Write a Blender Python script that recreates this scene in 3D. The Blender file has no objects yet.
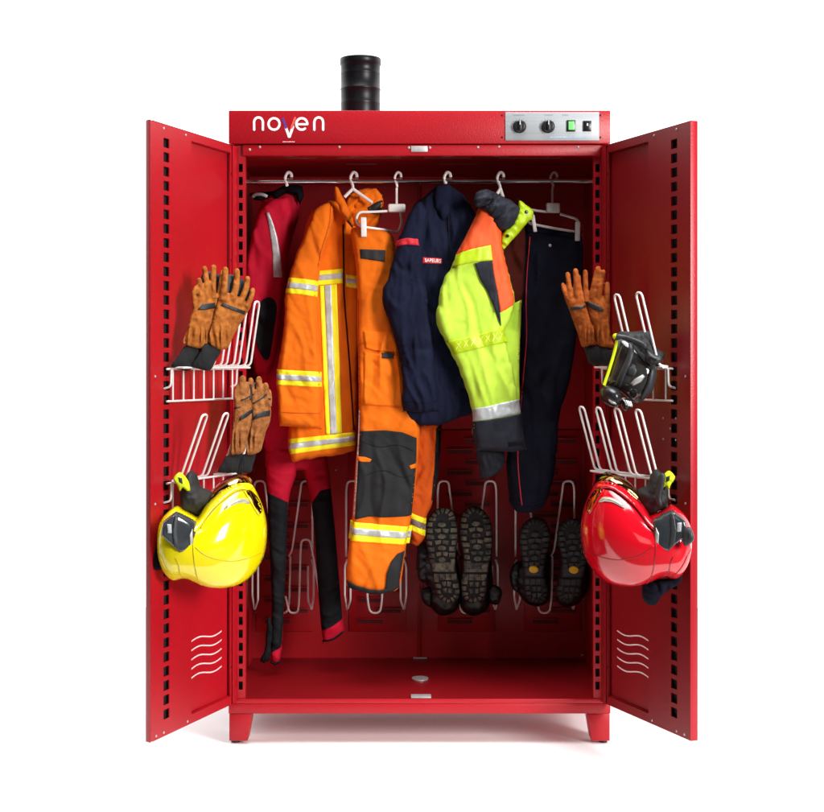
import bpy, bmesh, math, random
import numpy as np
from mathutils import Vector, noise, Matrix
from mathutils.geometry import delaunay_2d_cdt
from mathutils.bvhtree import BVHTree

random.seed(7)
scene = bpy.context.scene
COL = scene.collection
S, D, CZ, CX, CY = 0.00315, 4.75, 1.184, 412.0, 368.0   # metres per photo pixel at the cabinet front, camera distance, eye height


def W(px, py, Y):
    k = S * (1 + Y / D)
    return Vector(((px - CX) * k, Y, CZ + (CY - py) * k))


def rgb(r, g, b):
    f = lambda c: (c / 255 / 12.92) if c / 255 <= 0.04045 else ((c / 255 + 0.055) / 1.055) ** 2.4
    return (f(r), f(g), f(b))


# ------------------------------------------------------------------ materials
def mat(name, col, rough=0.6, metal=0.0, var=0.0, vscale=8.0, col2=None, bump=None, bump2=None, coat=0.0, sheen=0.0,
        spec=0.5, stretch=None, alpha=None, trans=0.0, rvar=0.0):
    m = bpy.data.materials.new(name)
    m.use_nodes = True
    nt = m.node_tree
    b = nt.nodes['Principled BSDF']
    b.inputs['Base Color'].default_value = (*col, 1)
    b.inputs['Roughness'].default_value = rough
    b.inputs['Metallic'].default_value = metal
    b.inputs['Specular IOR Level'].default_value = spec
    b.inputs['Coat Weight'].default_value = coat
    b.inputs['Coat Roughness'].default_value = 0.08
    b.inputs['Sheen Weight'].default_value = sheen
    b.inputs['Sheen Roughness'].default_value = 0.5
    b.inputs['Transmission Weight'].default_value = trans
    if alpha is not None:
        b.inputs['Alpha'].default_value = alpha
    tc = nt.nodes.new('ShaderNodeTexCoord')
    src = tc.outputs['Object']
    if stretch:
        mp = nt.nodes.new('ShaderNodeMapping')
        mp.inputs['Scale'].default_value = stretch
        nt.links.new(src, mp.inputs['Vector'])
        src = mp.outputs['Vector']

    def nz(scale, detail=4, rg=0.55):
        n = nt.nodes.new('ShaderNodeTexNoise')
        n.inputs['Scale'].default_value = scale
        n.inputs['Detail'].default_value = detail
        n.inputs['Roughness'].default_value = rg
        nt.links.new(src, n.inputs['Vector'])
        return n
    if var or col2:
        n = nz(vscale, 5, 0.6)
        r = nt.nodes.new('ShaderNodeValToRGB')
        c2 = col2 or tuple(max(0, c * (1 - var)) for c in col)
        c1 = col if col2 else tuple(min(1, c * (1 + var * 0.6)) for c in col)
        r.color_ramp.elements[0].position = 0.36
        r.color_ramp.elements[1].position = 0.64
        r.color_ramp.elements[0].color = (*c2, 1)
        r.color_ramp.elements[1].color = (*c1, 1)
        nt.links.new(n.outputs['Fac'], r.inputs['Fac'])
        nt.links.new(r.outputs['Color'], b.inputs['Base Color'])
    if rvar:
        n = nz(30, 4)
        mr = nt.nodes.new('ShaderNodeMapRange')
        mr.inputs['To Min'].default_value = max(0, rough - rvar)
        mr.inputs['To Max'].default_value = rough + rvar
        nt.links.new(n.outputs['Fac'], mr.inputs['Value'])
        nt.links.new(mr.outputs['Result'], b.inputs['Roughness'])
    last = None
    for bp in (bump, bump2):
        if bp:
            n = nz(bp[0], 3)
            k = nt.nodes.new('ShaderNodeBump')
            k.inputs['Strength'].default_value = bp[1]
            k.inputs['Distance'].default_value = bp[2]
            nt.links.new(n.outputs['Fac'], k.inputs['Height'])
            if last:
                nt.links.new(last.outputs['Normal'], k.inputs['Normal'])
            last = k
    if last:
        nt.links.new(last.outputs['Normal'], b.inputs['Normal'])
    return m


def wave_bump(m, scale, direction, strength, dist):
    nt = m.node_tree
    b = nt.nodes['Principled BSDF']
    tc = nt.nodes.new('ShaderNodeTexCoord')
    w = nt.nodes.new('ShaderNodeTexWave')
    w.wave_type = 'BANDS'
    w.bands_direction = direction
    w.inputs['Scale'].default_value = scale
    w.inputs['Distortion'].default_value = 0.6
    k = nt.nodes.new('ShaderNodeBump')
    k.inputs['Strength'].default_value = strength
    k.inputs['Distance'].default_value = dist
    nt.links.new(tc.outputs['Object'], w.inputs['Vector'])
    nt.links.new(w.outputs['Fac'], k.inputs['Height'])
    nt.links.new(k.outputs['Normal'], b.inputs['Normal'])
    return m


RED = (0.385, 0.0038, 0.011)
PAINT = mat('red_hammered_paint', RED, 0.36, var=0.06, vscale=3, bump=(230, 0.42, 0.0014), bump2=(90, 0.08, 0.001), spec=0.38)
PAINT_IN = mat('red_paint_inside', (0.37, 0.0036, 0.009), 0.40, var=0.08, vscale=3, bump=(330, 0.22, 0.001), spec=0.4)
PAINT_SH = mat('red_paint_shaded', (0.215, 0.0022, 0.0055), 0.42, var=0.08, vscale=3, bump=(330, 0.22, 0.001), spec=0.35)  # darker copy of the red, shade of right door and cabinet floor painted in
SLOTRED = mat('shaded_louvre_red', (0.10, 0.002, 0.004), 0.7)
DARK = mat('dark_hollow', (0.004, 0.002, 0.002), 0.9)
WHITEWIRE = mat('white_coated_wire', (0.80, 0.76, 0.74), 0.35, var=0.06, vscale=20)
GREYWIRE = mat('grey_coated_wire', (0.80, 0.75, 0.73), 0.3, var=0.12, vscale=14)
CHROME = mat('chrome', (0.7, 0.7, 0.7), 0.16, metal=1.0, rvar=0.06)
STEEL = mat('brushed_steel', (0.36, 0.38, 0.40), 0.5, metal=0.2, var=0.1, vscale=14, stretch=(0.3, 1, 14), bump=(60, 0.08, 0.0005))
ZINC = mat('zinc_plate', (0.55, 0.55, 0.54), 0.4, metal=0.5, var=0.12, vscale=60)
WHITE = mat('white_print', (0.85, 0.85, 0.84), 0.5)
VENTW = mat('slot_light_and_print', (0.78, 0.58, 0.58), 0.6, var=0.12, vscale=120)  # pale tint paints light seen through the vents; small print shares it
PURPLE = mat('purple_print', rgb(92, 45, 140), 0.5)
CORAL = mat('coral_print', rgb(240, 85, 70), 0.5)
BLACKPL = mat('black_plastic', (0.012, 0.012, 0.014), 0.28, var=0.2, vscale=40)
BLACKMAT = mat('black_rubber', (0.012, 0.012, 0.013), 0.7, var=0.3, vscale=30, bump=(200, 0.3, 0.001))
PIPE = mat('black_duct', (0.004, 0.0045, 0.006), 0.38, spec=0.25, rvar=0.08, bump=(60, 0.05, 0.001))
GREENLAMP = mat('green_switch', rgb(120, 225, 120), 0.3, var=0.1, vscale=150)
GREYPRINT = mat('grey_print', (0.25, 0.27, 0.30), 0.6)
BLUEPRINT = mat('pale_blue_print', (0.42, 0.56, 0.72), 0.6, var=0.2, vscale=180)

ORANGE = mat('orange_aramid', (0.76, 0.150, 0.004), 0.85, var=0.10, vscale=14, bump=(420, 0.35, 0.0010), bump2=(38, 0.30, 0.0045), spec=0.2)
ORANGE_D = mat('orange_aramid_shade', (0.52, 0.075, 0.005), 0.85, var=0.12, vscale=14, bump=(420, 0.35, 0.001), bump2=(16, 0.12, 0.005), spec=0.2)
NEON = mat('neon_yellow_tape', (0.90, 0.80, 0.006), 0.6, var=0.05, vscale=20, bump=(500, 0.2, 0.0006))
SILVER = mat('silver_tape', (0.50, 0.52, 0.53), 0.42, metal=0.2, var=0.22, vscale=28, bump=(60, 0.3, 0.002))
LIME = mat('lime_hi_vis', (0.50, 0.74, 0.06), 0.75, var=0.08, vscale=12, bump=(480, 0.3, 0.0008), bump2=(16, 0.12, 0.005), spec=0.25)
LIMEYEL = mat('yellow_hi_vis', (0.43, 0.60, 0.002), 0.5, var=0.08, vscale=20, bump=(300, 0.2, 0.0008), bump2=(16, 0.12, 0.005))
HVORANGE = mat('orange_hi_vis', (0.80, 0.085, 0.008), 0.7, var=0.12, vscale=14, bump=(480, 0.3, 0.0008), bump2=(16, 0.12, 0.005))
LINING = mat('dark_red_lining', (0.05, 0.006, 0.004), 0.9, var=0.25, vscale=10, bump=(30, 0.4, 0.005), spec=0.12)
NAVY = mat('navy_cloth', (0.0075, 0.009, 0.026), 0.85, var=0.25, vscale=12, bump=(460, 0.4, 0.001), bump2=(16, 0.12, 0.005), spec=0.12)
NAVY_D = mat('navy_trouser_cloth', (0.0045, 0.0052, 0.012), 0.85, var=0.3, vscale=10, bump=(460, 0.4, 0.001), bump2=(16, 0.12, 0.005), spec=0.12)
SLATE = mat('slate_shell', (0.021, 0.023, 0.032), 0.6, var=0.25, vscale=14, bump=(460, 0.35, 0.001), bump2=(16, 0.12, 0.005), spec=0.12)
KNEE = mat('grey_black_knee_fabric', (0.020, 0.021, 0.022), 0.75, var=0.15, vscale=18, bump=(520, 0.4, 0.001), bump2=(16, 0.12, 0.005), spec=0.12)
REDTAPE = mat('red_tape', (0.55, 0.008, 0.022), 0.7, var=0.15, vscale=60, bump=(300, 0.3, 0.001))
CRIMSON = mat('crimson_stretch', (0.46, 0.003, 0.024), 0.8, var=0.12, vscale=12, bump=(500, 0.3, 0.001), bump2=(16, 0.12, 0.005), spec=0.2)
SUITBLACK = mat('black_stretch_panel', (0.008, 0.009, 0.011), 0.8, var=0.3, vscale=16, bump=(480, 0.4, 0.001), bump2=(60, 0.3, 0.003), spec=0.12)
SUEDE = mat('tan_suede', (0.44, 0.145, 0.030), 0.95, col2=(0.27, 0.078, 0.015), vscale=55, bump=(260, 0.6, 0.0014), bump2=(60, 0.5, 0.003), spec=0.1)
SUEDE_B = mat('brown_suede', (0.40, 0.155, 0.05), 0.95, col2=(0.23, 0.08, 0.024), vscale=70, bump=(240, 0.8, 0.002), bump2=(60, 0.6, 0.004), spec=0.1)
SUEDE_R = mat('russet_suede', (0.40, 0.10, 0.020), 0.95, col2=(0.25, 0.055, 0.011), vscale=55, bump=(260, 0.6, 0.0014), bump2=(60, 0.5, 0.003), spec=0.1)
KNIT = wave_bump(mat('black_rib_knit', (0.008, 0.008, 0.009), 0.9), 90, 'X', 0.6, 0.003)
PATCH = mat('black_knuckle_patch', (0.012, 0.012, 0.012), 0.6, bump=(300, 0.4, 0.001))
SOLE_DUSTY = mat('dusty_black_rubber', (0.022, 0.023, 0.022), 0.75, col2=(0.19, 0.17, 0.12), vscale=44, bump=(120, 0.5, 0.002))
SOLEBASE = mat('sole_base_rubber', (0.012, 0.012, 0.012), 0.8)
SOLE = mat('clean_black_rubber', (0.030, 0.032, 0.034), 0.6, var=0.35, vscale=30, bump=(140, 0.4, 0.0015))
LEATHER = mat('black_leather', (0.005, 0.005, 0.006), 0.42, var=0.3, vscale=20, bump=(120, 0.4, 0.002), bump2=(16, 0.12, 0.005))
OVAL = mat('yellow_sole_badge', rgb(225, 180, 25), 0.5, var=0.12, vscale=160)
HELM_Y = mat('yellow_helmet_gloss', (0.84, 0.70, 0.002), 0.12, coat=0.6, var=0.02, vscale=4)
HELM_YD = mat('yellow_helmet_groove', (0.55, 0.44, 0.003), 0.35)
HELM_R = mat('red_helmet_gloss', (0.62, 0.004, 0.014), 0.10, coat=0.7, var=0.03, vscale=4)
HELM_RD = mat('red_helmet_groove', (0.30, 0.003, 0.008), 0.35)
GOLD = mat('gold_mirror_visor', (0.62, 0.42, 0.16), 0.08, metal=1.0, col2=(0.16, 0.05, 0.02), vscale=9)
CLEARISH = mat('pale_visor_edge', (0.62, 0.62, 0.50), 0.12, metal=0.5, var=0.2, vscale=60)
SMOKE = mat('smoked_plastic', (0.035, 0.04, 0.046), 0.14, coat=0.5, var=0.3, vscale=14)
GREYPL = mat('dark_grey_rubber', (0.026, 0.028, 0.032), 0.5, var=0.2, vscale=30, bump=(160, 0.2, 0.001))
MASKGLASS = mat('clear_mask_lens', (0.030, 0.030, 0.030), 0.06, coat=0.9, var=0.5, vscale=16, alpha=0.84)
NEONPL = mat('neon_yellow_plastic', (0.66, 0.80, 0.01), 0.35, var=0.1, vscale=30)
FLOORM = mat('white_studio_sweep', (0.93, 0.93, 0.93), 0.6, var=0.01, vscale=2, spec=0.2)


# ------------------------------------------------------------------ object helpers
def link(o):
    COL.objects.link(o)
    return o


def thing(name, label, cat, loc=(0, 0, 0), group=None):
    o = link(bpy.data.objects.new(name, None))
    o.location = loc
    o.empty_display_size = 0.05
    o['label'] = label
    o['category'] = cat
    if group:
        o['group'] = group
    return o


def wloc(o):
    v = Vector((0, 0, 0))
    while o is not None:
        v += o.location
        o = o.parent
    return v


def mesh_obj(name, verts, faces, m, parent=None, smooth=True, autos=None):
    me = bpy.data.meshes.new(name)
    me.from_pydata([tuple(v) for v in verts], [], faces)
    me.materials.append(m)
    o = bpy.data.objects.new(name, me)
    link(o)
    if parent is not None:
        o.parent = parent
        o.location = -wloc(parent)
    for p in me.polygons:
        p.use_smooth = smooth
    return o


class MB:
    """collects faces for one mesh"""

    def __init__(s):
        s.v, s.f = [], []

    def add(s, v, f):
        n = len(s.v)
        s.v += [Vector(x) for x in v]
        s.f += [tuple(i + n for i in q) for q in f]

    def box(s, x0, x1, y0, y1, z0, z1, fr=None):
        p = [(x0, y0, z0), (x1, y0, z0), (x1, y1, z0), (x0, y1, z0), (x0, y0, z1), (x1, y0, z1), (x1, y1, z1), (x0, y1, z1)]
        if fr:
            p = [fr(*q) for q in p]
        s.add(p, [(0, 3, 2, 1), (4, 5, 6, 7), (0, 1, 5, 4), (1, 2, 6, 5), (2, 3, 7, 6), (3, 0, 4, 7)])

    def prism(s, pts, y0, y1, fr=None):
        """polygon pts (a,b) in the x-z plane extruded along y"""
        n = len(pts)
        p = [(a, y0, b) for a, b in pts] + [(a, y1, b) for a, b in pts]
        if fr:
            p = [fr(*q) for q in p]
        s.add(p, [tuple(range(n)), tuple(range(2 * n - 1, n - 1, -1))] + [(i, (i + 1) % n, n + (i + 1) % n, n + i) for i in range(n)])

    def tube(s, pts, r, seg=8, closed=False, r1=None):
        pts = [Vector(p) for p in pts]
        n = len(pts)
        rings = []
        up = None
        for i in range(n):
            a = pts[(i - 1) % n] if (i > 0 or closed) else pts[i]
            b = pts[(i + 1) % n] if (i < n - 1 or closed) else pts[i]
            t = (b - a).normalized()
            if up is None:
                up = t.orthogonal().normalized()
            up = (up - t * up.dot(t))
            if up.length < 1e-6:
                up = t.orthogonal()
            up.normalize()
            q = t.cross(up)
            rr = r if r1 is None else r + (r1 - r) * i / max(1, n - 1)
            rings.append([pts[i] + (up * math.cos(2 * math.pi * k / seg) + q * math.sin(2 * math.pi * k / seg)) * rr for k in range(seg)])
        v = [p for ring in rings for p in ring]
        f = []
        for i in range(n if closed else n - 1):
            j = (i + 1) % n
            for k in range(seg):
                f.append((i * seg + k, i * seg + (k + 1) % seg, j * seg + (k + 1) % seg, j * seg + k))
        if not closed:
            f.append(tuple(range(seg - 1, -1, -1)))
            f.append(tuple((n - 1) * seg + k for k in range(seg)))
        s.add(v, f)

    def lathe(s, prof, c, axis=(0, 0, 1), seg=32):
        """prof: (radius, along axis)"""
        ax = Vector(axis).normalized()
        a = ax.orthogonal().normalized()
        b = ax.cross(a)
        c = Vector(c)
        v, f = [], []
        for r, h in prof:
            for k in range(seg):
                t = 2 * math.pi * k / seg
                v.append(c + ax * h + (a * math.cos(t) + b * math.sin(t)) * r)
        for i in range(len(prof) - 1):
            for k in range(seg):
                f.append((i * seg + k, i * seg + (k + 1) % seg, (i + 1) * seg + (k + 1) % seg, (i + 1) * seg + k))
        f.append(tuple(range(seg - 1, -1, -1)))
        f.append(tuple((len(prof) - 1) * seg + k for k in range(seg)))
        s.add(v, f)

    def obj(s, name, m, parent=None, bevel=0.0, smooth=True, angle=35, seg=2):
        bm = bmesh.new()
        vs = [bm.verts.new(v) for v in s.v]
        for q in s.f:
            try:
                bm.faces.new([vs[i] for i in q])
            except ValueError:
                pass
        bmesh.ops.recalc_face_normals(bm, faces=bm.faces)
        if bevel:
            es = [e for e in bm.edges if e.is_manifold and e.calc_face_angle(0) > 0.6]
            bmesh.ops.bevel(bm, geom=es, offset=bevel, segments=seg, affect='EDGES', profile=0.5, clamp_overlap=True)
        me = bpy.data.meshes.new(name)
        for fc in bm.faces:
            fc.smooth = smooth
        for e in bm.edges:
            if e.is_manifold and e.calc_face_angle(0) > math.radians(angle):
                e.smooth = False
        bm.to_mesh(me)
        bm.free()
        me.materials.append(m)
        o = bpy.data.objects.new(name, me)
        link(o)
        if parent is not None:
            o.parent = parent
            o.location = -wloc(parent)
        return o


def fillet(pts, r, n=5):
    pts = [Vector(p) for p in pts]
    out = [pts[0]]
    for i in range(1, len(pts) - 1):
        a, b, c = pts[i - 1], pts[i], pts[i + 1]
        l = min(r, (a - b).length * 0.49, (c - b).length * 0.49)
        p, q = b + (a - b).normalized() * l, b + (c - b).normalized() * l
        for k in range(n + 1):
            t = k / n
            out.append(p * (1 - t) ** 2 + b * 2 * t * (1 - t) + q * t * t)
    out.append(pts[-1])
    return out


def crom(pts, closed=True, sub=6, sharp=None):
    """Catmull-Rom through 2D points; corners that turn more than sharp degrees stay crisp"""
    P = [np.array(p[:2], float) for p in pts]
    if sharp and closed:
        Q = []
        for i in range(len(P)):
            a, c = P[i] - P[i - 1], P[(i + 1) % len(P)] - P[i]
            t = abs(math.degrees(math.atan2(a[0] * c[1] - a[1] * c[0], a @ c)))
            Q += [P[i], P[i] + 1e-4] if t > sharp else [P[i]]
        P = Q
    n = len(P)
    out = []
    rng = range(n) if closed else range(n - 1)
    for i in rng:
        p0 = P[(i - 1) % n] if (closed or i > 0) else P[i]
        p1, p2 = P[i], P[(i + 1) % n]
        p3 = P[(i + 2) % n] if (closed or i < n - 2) else p2
        for k in range(sub):
            t = k / sub
            out.append(0.5 * ((2 * p1) + (-p0 + p2) * t + (2 * p0 - 5 * p1 + 4 * p2 - p3) * t * t + (-p0 + 3 * p1 - 3 * p2 + p3) * t ** 3))
    if not closed:
        out.append(P[-1])
    return out


def resample(poly, step):
    poly = [np.array(p, float) for p in poly]
    out = []
    n = len(poly)
    for i in range(n):
        a, b = poly[i], poly[(i + 1) % n]
        l = np.linalg.norm(b - a)
        k = max(1, int(round(l / step)))
        for j in range(k):
            out.append(a + (b - a) * j / k)
    # drop near duplicates
    res = [out[0]]
    for p in out[1:]:
        if np.linalg.norm(p - res[-1]) > step * 0.35:
            res.append(p)
    if np.linalg.norm(res[0] - res[-1]) < step * 0.35:
        res.pop()
    return np.array(res)


def inside(poly, P):
    x, y = P[:, 0], P[:, 1]
    c = np.zeros(len(P), bool)
    n = len(poly)
    j = n - 1
    for i in range(n):
        xi, yi = poly[i]
        xj, yj = poly[j]
        if yi != yj:
            cond = ((yi > y) != (yj > y)) & (x < (xj - xi) * (y - yi) / (yj - yi) + xi)
            c ^= cond
        j = i
    return c


def dist_poly(poly, P):
    d = np.full(len(P), 1e9)
    n = len(poly)
    for i in range(n):
        a, b = poly[i], poly[(i + 1) % n]
        ab = b - a
        t = np.clip(((P - a) @ ab) / max(1e-12, ab @ ab), 0, 1)
        d = np.minimum(d, np.linalg.norm(P - a - t[:, None] * ab, axis=1))
    return d


def triangulate(poly, step):
    B = resample(poly, step)
    lo, hi = B.min(0), B.max(0)
    xs = np.arange(lo[0], hi[0] + step, step)
    ys = np.arange(lo[1], hi[1] + step, step * 0.866)
    G = np.array([(x + (step / 2 if k % 2 else 0), y) for k, y in enumerate(ys) for x in xs])
    if len(G):
        G = G[inside(B, G)]
    if len(G):
        G = G[dist_poly(B, G) > step * 0.55]
    V = np.vstack([B, G]) if len(G) else B
    nb = len(B)
    r = delaunay_2d_cdt([Vector(p) for p in V], [(i, (i + 1) % nb) for i in range(nb)], [], 1, 1e-5)
    V2 = np.array([tuple(v) for v in r[0]])
    F = [tuple(f) for f in r[2] if len(f) == 3]
    orig = r[3]
    isb = np.array([any(k < nb for k in o) if o else True for o in orig])
    # keep triangles whose centre is inside
    C = np.array([V2[list(f)].mean(0) for f in F])
    ok = inside(B, C)
    F = [f for f, k in zip(F, ok) if k]
    return V2, F, isb


def poisson(V, F, isb):
    """cotangent Laplacian, -lap h = 1, h = 0 on the border; conjugate gradients"""
    T = np.array(F)
    n = len(V)
    I, J, Wt = [], [], []
    area = np.zeros(n)
    for a, b, c in ((0, 1, 2), (1, 2, 0), (2, 0, 1)):
        p, q, r = V[T[:, a]], V[T[:, b]], V[T[:, c]]
        u, v = p - r, q - r
        cr = np.abs(u[:, 0] * v[:, 1] - u[:, 1] * v[:, 0]) + 1e-9
        w = np.clip(0.5 * (u * v).sum(1) / cr, 0.02, 5)
        I.append(T[:, a]); J.append(T[:, b]); Wt.append(w)
        np.add.at(area, T[:, a], cr / 6)
    I, J, Wt = map(np.concatenate, (I, J, Wt))
    I, J, Wt = np.concatenate([I, J]), np.concatenate([J, I]), np.concatenate([Wt, Wt])
    diag = np.bincount(I, Wt, n) + 1e-12
    free = ~isb

    def A(x):
        return (diag * x - np.bincount(I, Wt * x[J], n)) * free
    b = area * free
    x = np.zeros(n)
    r = b - A(x)
    z = r / diag
    p = z.copy()
    rz = r @ z
    for _ in range(400):
        Ap = A(p)
        al = rz / (p @ Ap + 1e-30)
        x += al * p
        r -= al * Ap
        if np.abs(r).max() < 1e-6:
            break
        z = r / diag
        rz2 = r @ z
        p = z + (rz2 / rz) * p
        rz = rz2
    return np.maximum(x, 0)


class Puff:
    """a stuffed, cloth-like closed body grown from an outline; outline is given in photo pixels at depth Y"""

    def __init__(s, outline, Y, T, Tb=None, sx=0.0, sy=0.0, q=1.0, folds=(), bumps=(), step=2.2, smooth=True, c=None, dY=None, jit=0.0):
        pts = crom(outline, sharp=42 if jit else None) if smooth else outline
        if jit:
            pts = [(p[0] + jit * noise.noise(Vector((p[0] / 7.0, p[1] / 7.0, 3.3))), p[1] + jit * noise.noise(Vector((p[0] / 7.0, p[1] / 7.0, 8.8)))) for p in pts]
        V, F, isb = triangulate(np.array([tuple(p)[:2] for p in pts], float), step)
        h = poisson(V, F, isb)
        sN = np.sqrt(h / (h.max() + 1e-12))
        prof = 1 - (1 - sN) ** q if q != 1 else sN
        c = c if c is not None else V.mean(0)
        s.k = S * (1 + Y / D)
        base = Y + sx * (V[:, 0] - c[0]) + sy * (V[:, 1] - c[1])
        if dY is not None:
            base = base + np.array([dY(x, y) for x, y in V])
        m = np.clip(sN / (0.45 if q < 2 else 0.22), 0, 1)
        m = m * m * (3 - 2 * m)
        disp = np.zeros(len(V))
        for amp, lam, ang, warp, seed in folds:
            a = math.radians(ang)
            u = V[:, 0] * math.sin(a) - V[:, 1] * math.cos(a)
            v = V[:, 0] * math.cos(a) + V[:, 1] * math.sin(a)
            for i in range(len(V)):
                uu = u[i] + warp * lam * 0.8 * noise.noise(Vector((u[i] / (lam * 2.5), v[i] / (lam * 2.5), seed + 4.1)))
                n1 = noise.noise(Vector((uu / (lam * 0.9), v[i] / (lam * 4.0), seed)))
                n2 = noise.noise(Vector((uu / (lam * 1.3) + 5.7, v[i] / (lam * 3.4), seed + 2.2)))
                g = 0.75 + 1.1 * noise.noise(Vector((u[i] / (lam * 2.6), v[i] / (lam * 2.6), seed + 9.3)))
                c1 = max(0.0, 1 - 3.0 * abs(n1)) ** 1.6
                c2 = max(0.0, 1 - 3.4 * abs(n2)) ** 1.6
                disp[i] += amp * max(0.0, g) * (1.3 * c1 - 1.1 * c2)
        for amp, lx, ly, seed in bumps:
            for i in range(len(V)):
                disp[i] += amp * noise.fractal(Vector((V[i, 0] / lx, V[i, 1] / ly, seed)), 0.9, 2.1, 3)
        s.Y = Y
        yf = base - T * prof - disp * m
        tb = T * 0.8 if Tb is None else Tb
        yb = base + tb * prof + 0.0004
        X = (V[:, 0] - CX) * s.k
        Z = CZ + (CY - V[:, 1]) * s.k
        s.front = [Vector((X[i], yf[i], Z[i])) for i in range(len(V))]
        s.F = F
        idx = {}
        verts = list(s.front)
        for i in range(len(V)):
            if isb[i]:
                idx[i] = i
            else:
                idx[i] = len(verts)
                verts.append(Vector((X[i], yb[i], Z[i])))
        s.verts = verts
        s.faces = list(F) + [tuple(idx[i] for i in reversed(f)) for f in F]
        s.bvh = BVHTree.FromPolygons(s.front, F)

    def obj(s, name, m, parent=None):
        o = mesh_obj(name, s.verts, s.faces, m, parent)
        fix_normals(o)
        return o

    def y_at(s, X, Z):
        h = s.bvh.ray_cast(Vector((X, -5, Z)), Vector((0, 1, 0)))
        if h[0] is not None:
            return h[0].y
        n = s.bvh.find_nearest(Vector((X, s.Y, Z)))
        return n[0].y


def fix_normals(o):
    bm = bmesh.new()
    bm.from_mesh(o.data)
    bmesh.ops.recalc_face_normals(bm, faces=bm.faces)
    bm.to_mesh(o.data)
    bm.free()


def overlay_geo(outline, puff, lift=0.003, step=1.5, smooth=False, dome=0.0, lower=0.004):
    pts = crom(outline) if smooth else outline
    V, F, isb = triangulate(np.array([tuple(p)[:2] for p in pts], float), step)
    if dome:
        h = poisson(V, F, isb)
        dm = np.sqrt(h / (h.max() + 1e-12)) * dome
    else:
        dm = np.zeros(len(V))
    k = puff.k
    top, bot = [], []
    for i, (x, y) in enumerate(V):
        X, Z = (x - CX) * k, CZ + (CY - y) * k
        yy = puff.y_at(X, Z)
        e = 0.0 if not isb[i] else 0.0006
        top.append(Vector((X, yy - lift - dm[i] + e, Z)))
        bot.append(Vector((X, yy + lower, Z)))
    # border edges
    cnt = {}
    for f in F:
        for a, b in ((f[0], f[1]), (f[1], f[2]), (f[2], f[0])):
            key = (min(a, b), max(a, b))
            cnt.setdefault(key, []).append((a, b))
    bd = [e[0] for e in cnt.values() if len(e) == 1]
    used = sorted({i for e in bd for i in e})
    mp = {i: len(top) + j for j, i in enumerate(used)}
    verts = top + [bot[i] for i in used]
    faces = list(F) + [(b, a, mp[a], mp[b]) for a, b in bd]
    return verts, faces


def overlay(name, outline, puff, m, parent, lift=0.003, step=1.5, smooth=False, dome=0.0, lower=0.004):
    v, f = overlay_geo(outline, puff, lift, step, smooth, dome, lower)
    o = mesh_obj(name, v, f, m, parent)
    fix_normals(o)
    return o


def overlays(name, outlines, puff, m, parent, lift=0.003, step=1.5, smooth=False, dome=0.0, lower=0.004):
    b = MB()
    for q in outlines:
        v, f = overlay_geo(q, puff, lift, step, smooth, dome, lower)
        b.add(v, f)
    return b.obj(name, m, parent, angle=60)


def strip(pts, w, curve=True):
    P = crom(pts, False, 5) if curve and len(pts) > 2 else [np.array(p, float) for p in pts]
    L, R = [], []
    for i in range(len(P)):
        t = P[min(i + 1, len(P) - 1)] - P[max(i - 1, 0)]
        t = t / (np.linalg.norm(t) + 1e-9)
        nrm = np.array([-t[1], t[0]]) * w / 2
        L.append(P[i] + nrm)
        R.append(P[i] - nrm)
    return L + R[::-1]


def ellipse(cx, cy, rx, ry, rot=0, n=24):
    a = math.radians(rot)
    return [(cx + rx * math.cos(t) * math.cos(a) - ry * math.sin(t) * math.sin(a), cy + rx * math.cos(t) * math.sin(a) + ry * math.sin(t) * math.cos(a))
            for t in (2 * math.pi * k / n for k in range(n))]


def wire(b, pts, r, rad=0.02, seg=8):
    b.tube(fillet(pts, rad), r, seg)


def zoomer(ox, oy, sc):
    return lambda pts: [(ox + a / sc, oy + c / sc) for a, c in pts]


# ------------------------------------------------------------------ setting: white studio floor
b = MB()
b.add([(-6, -0.95, 0), (6, -0.95, 0), (6, 2.7, 0), (-6, 2.7, 0)], [(0, 1, 2, 3)])
o = b.obj('floor', FLOORM)
o['kind'] = 'structure'
b = MB()
b.add([(-12, -12, -0.006), (12, -12, -0.006), (12, 2.6, -0.006), (-12, 2.6, -0.006)], [(0, 1, 2, 3)])
o = b.obj('bounce_blocker', mat('bounce_blocker_grey', (0.06, 0.06, 0.06), 0.7, var=0.2, vscale=2))  # unseen dark plane added to cut light bouncing into the cabinet
o['kind'] = 'structure'

# ------------------------------------------------------------------ the cabinet
XL, XR = -0.5765, 0.6237
DEP = 0.68
cab = thing('drying_cabinet', 'tall red drying cabinet on feet, both doors open, black duct on top', 'cabinet', (0.0236, 0.0, 0.0))

ZF = 0.1413        # cabinet floor
ZC = 1.868         # ceiling
b = MB(); b.box(XL, XL + 0.004, 0.009, DEP - 0.0005, 0.10, ZC + 0.02); b.obj('side_panel', PAINT_IN, cab)
b = MB(); b.box(XR - 0.004, XR, 0.009, DEP - 0.0005, 0.10, ZC + 0.02); b.obj('side_panel', PAINT_IN, cab)
b = MB(); b.box(XL, XR, DEP, DEP + 0.012, 0.10, 1.885); back = b.obj('back_panel', PAINT_IN, cab)
b = MB(); b.box(XL + 0.005, XR - 0.005, 0.02, DEP - 0.001, ZC, ZC + 0.01); ceil = b.obj('ceiling_panel', PAINT_IN, cab)
b = MB(); b.box(XL + 0.005, XR - 0.005, 0.004, DEP - 0.001, ZF - 0.012, ZF - 0.001); floorp = b.obj('floor_panel', PAINT_SH, cab)
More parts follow.
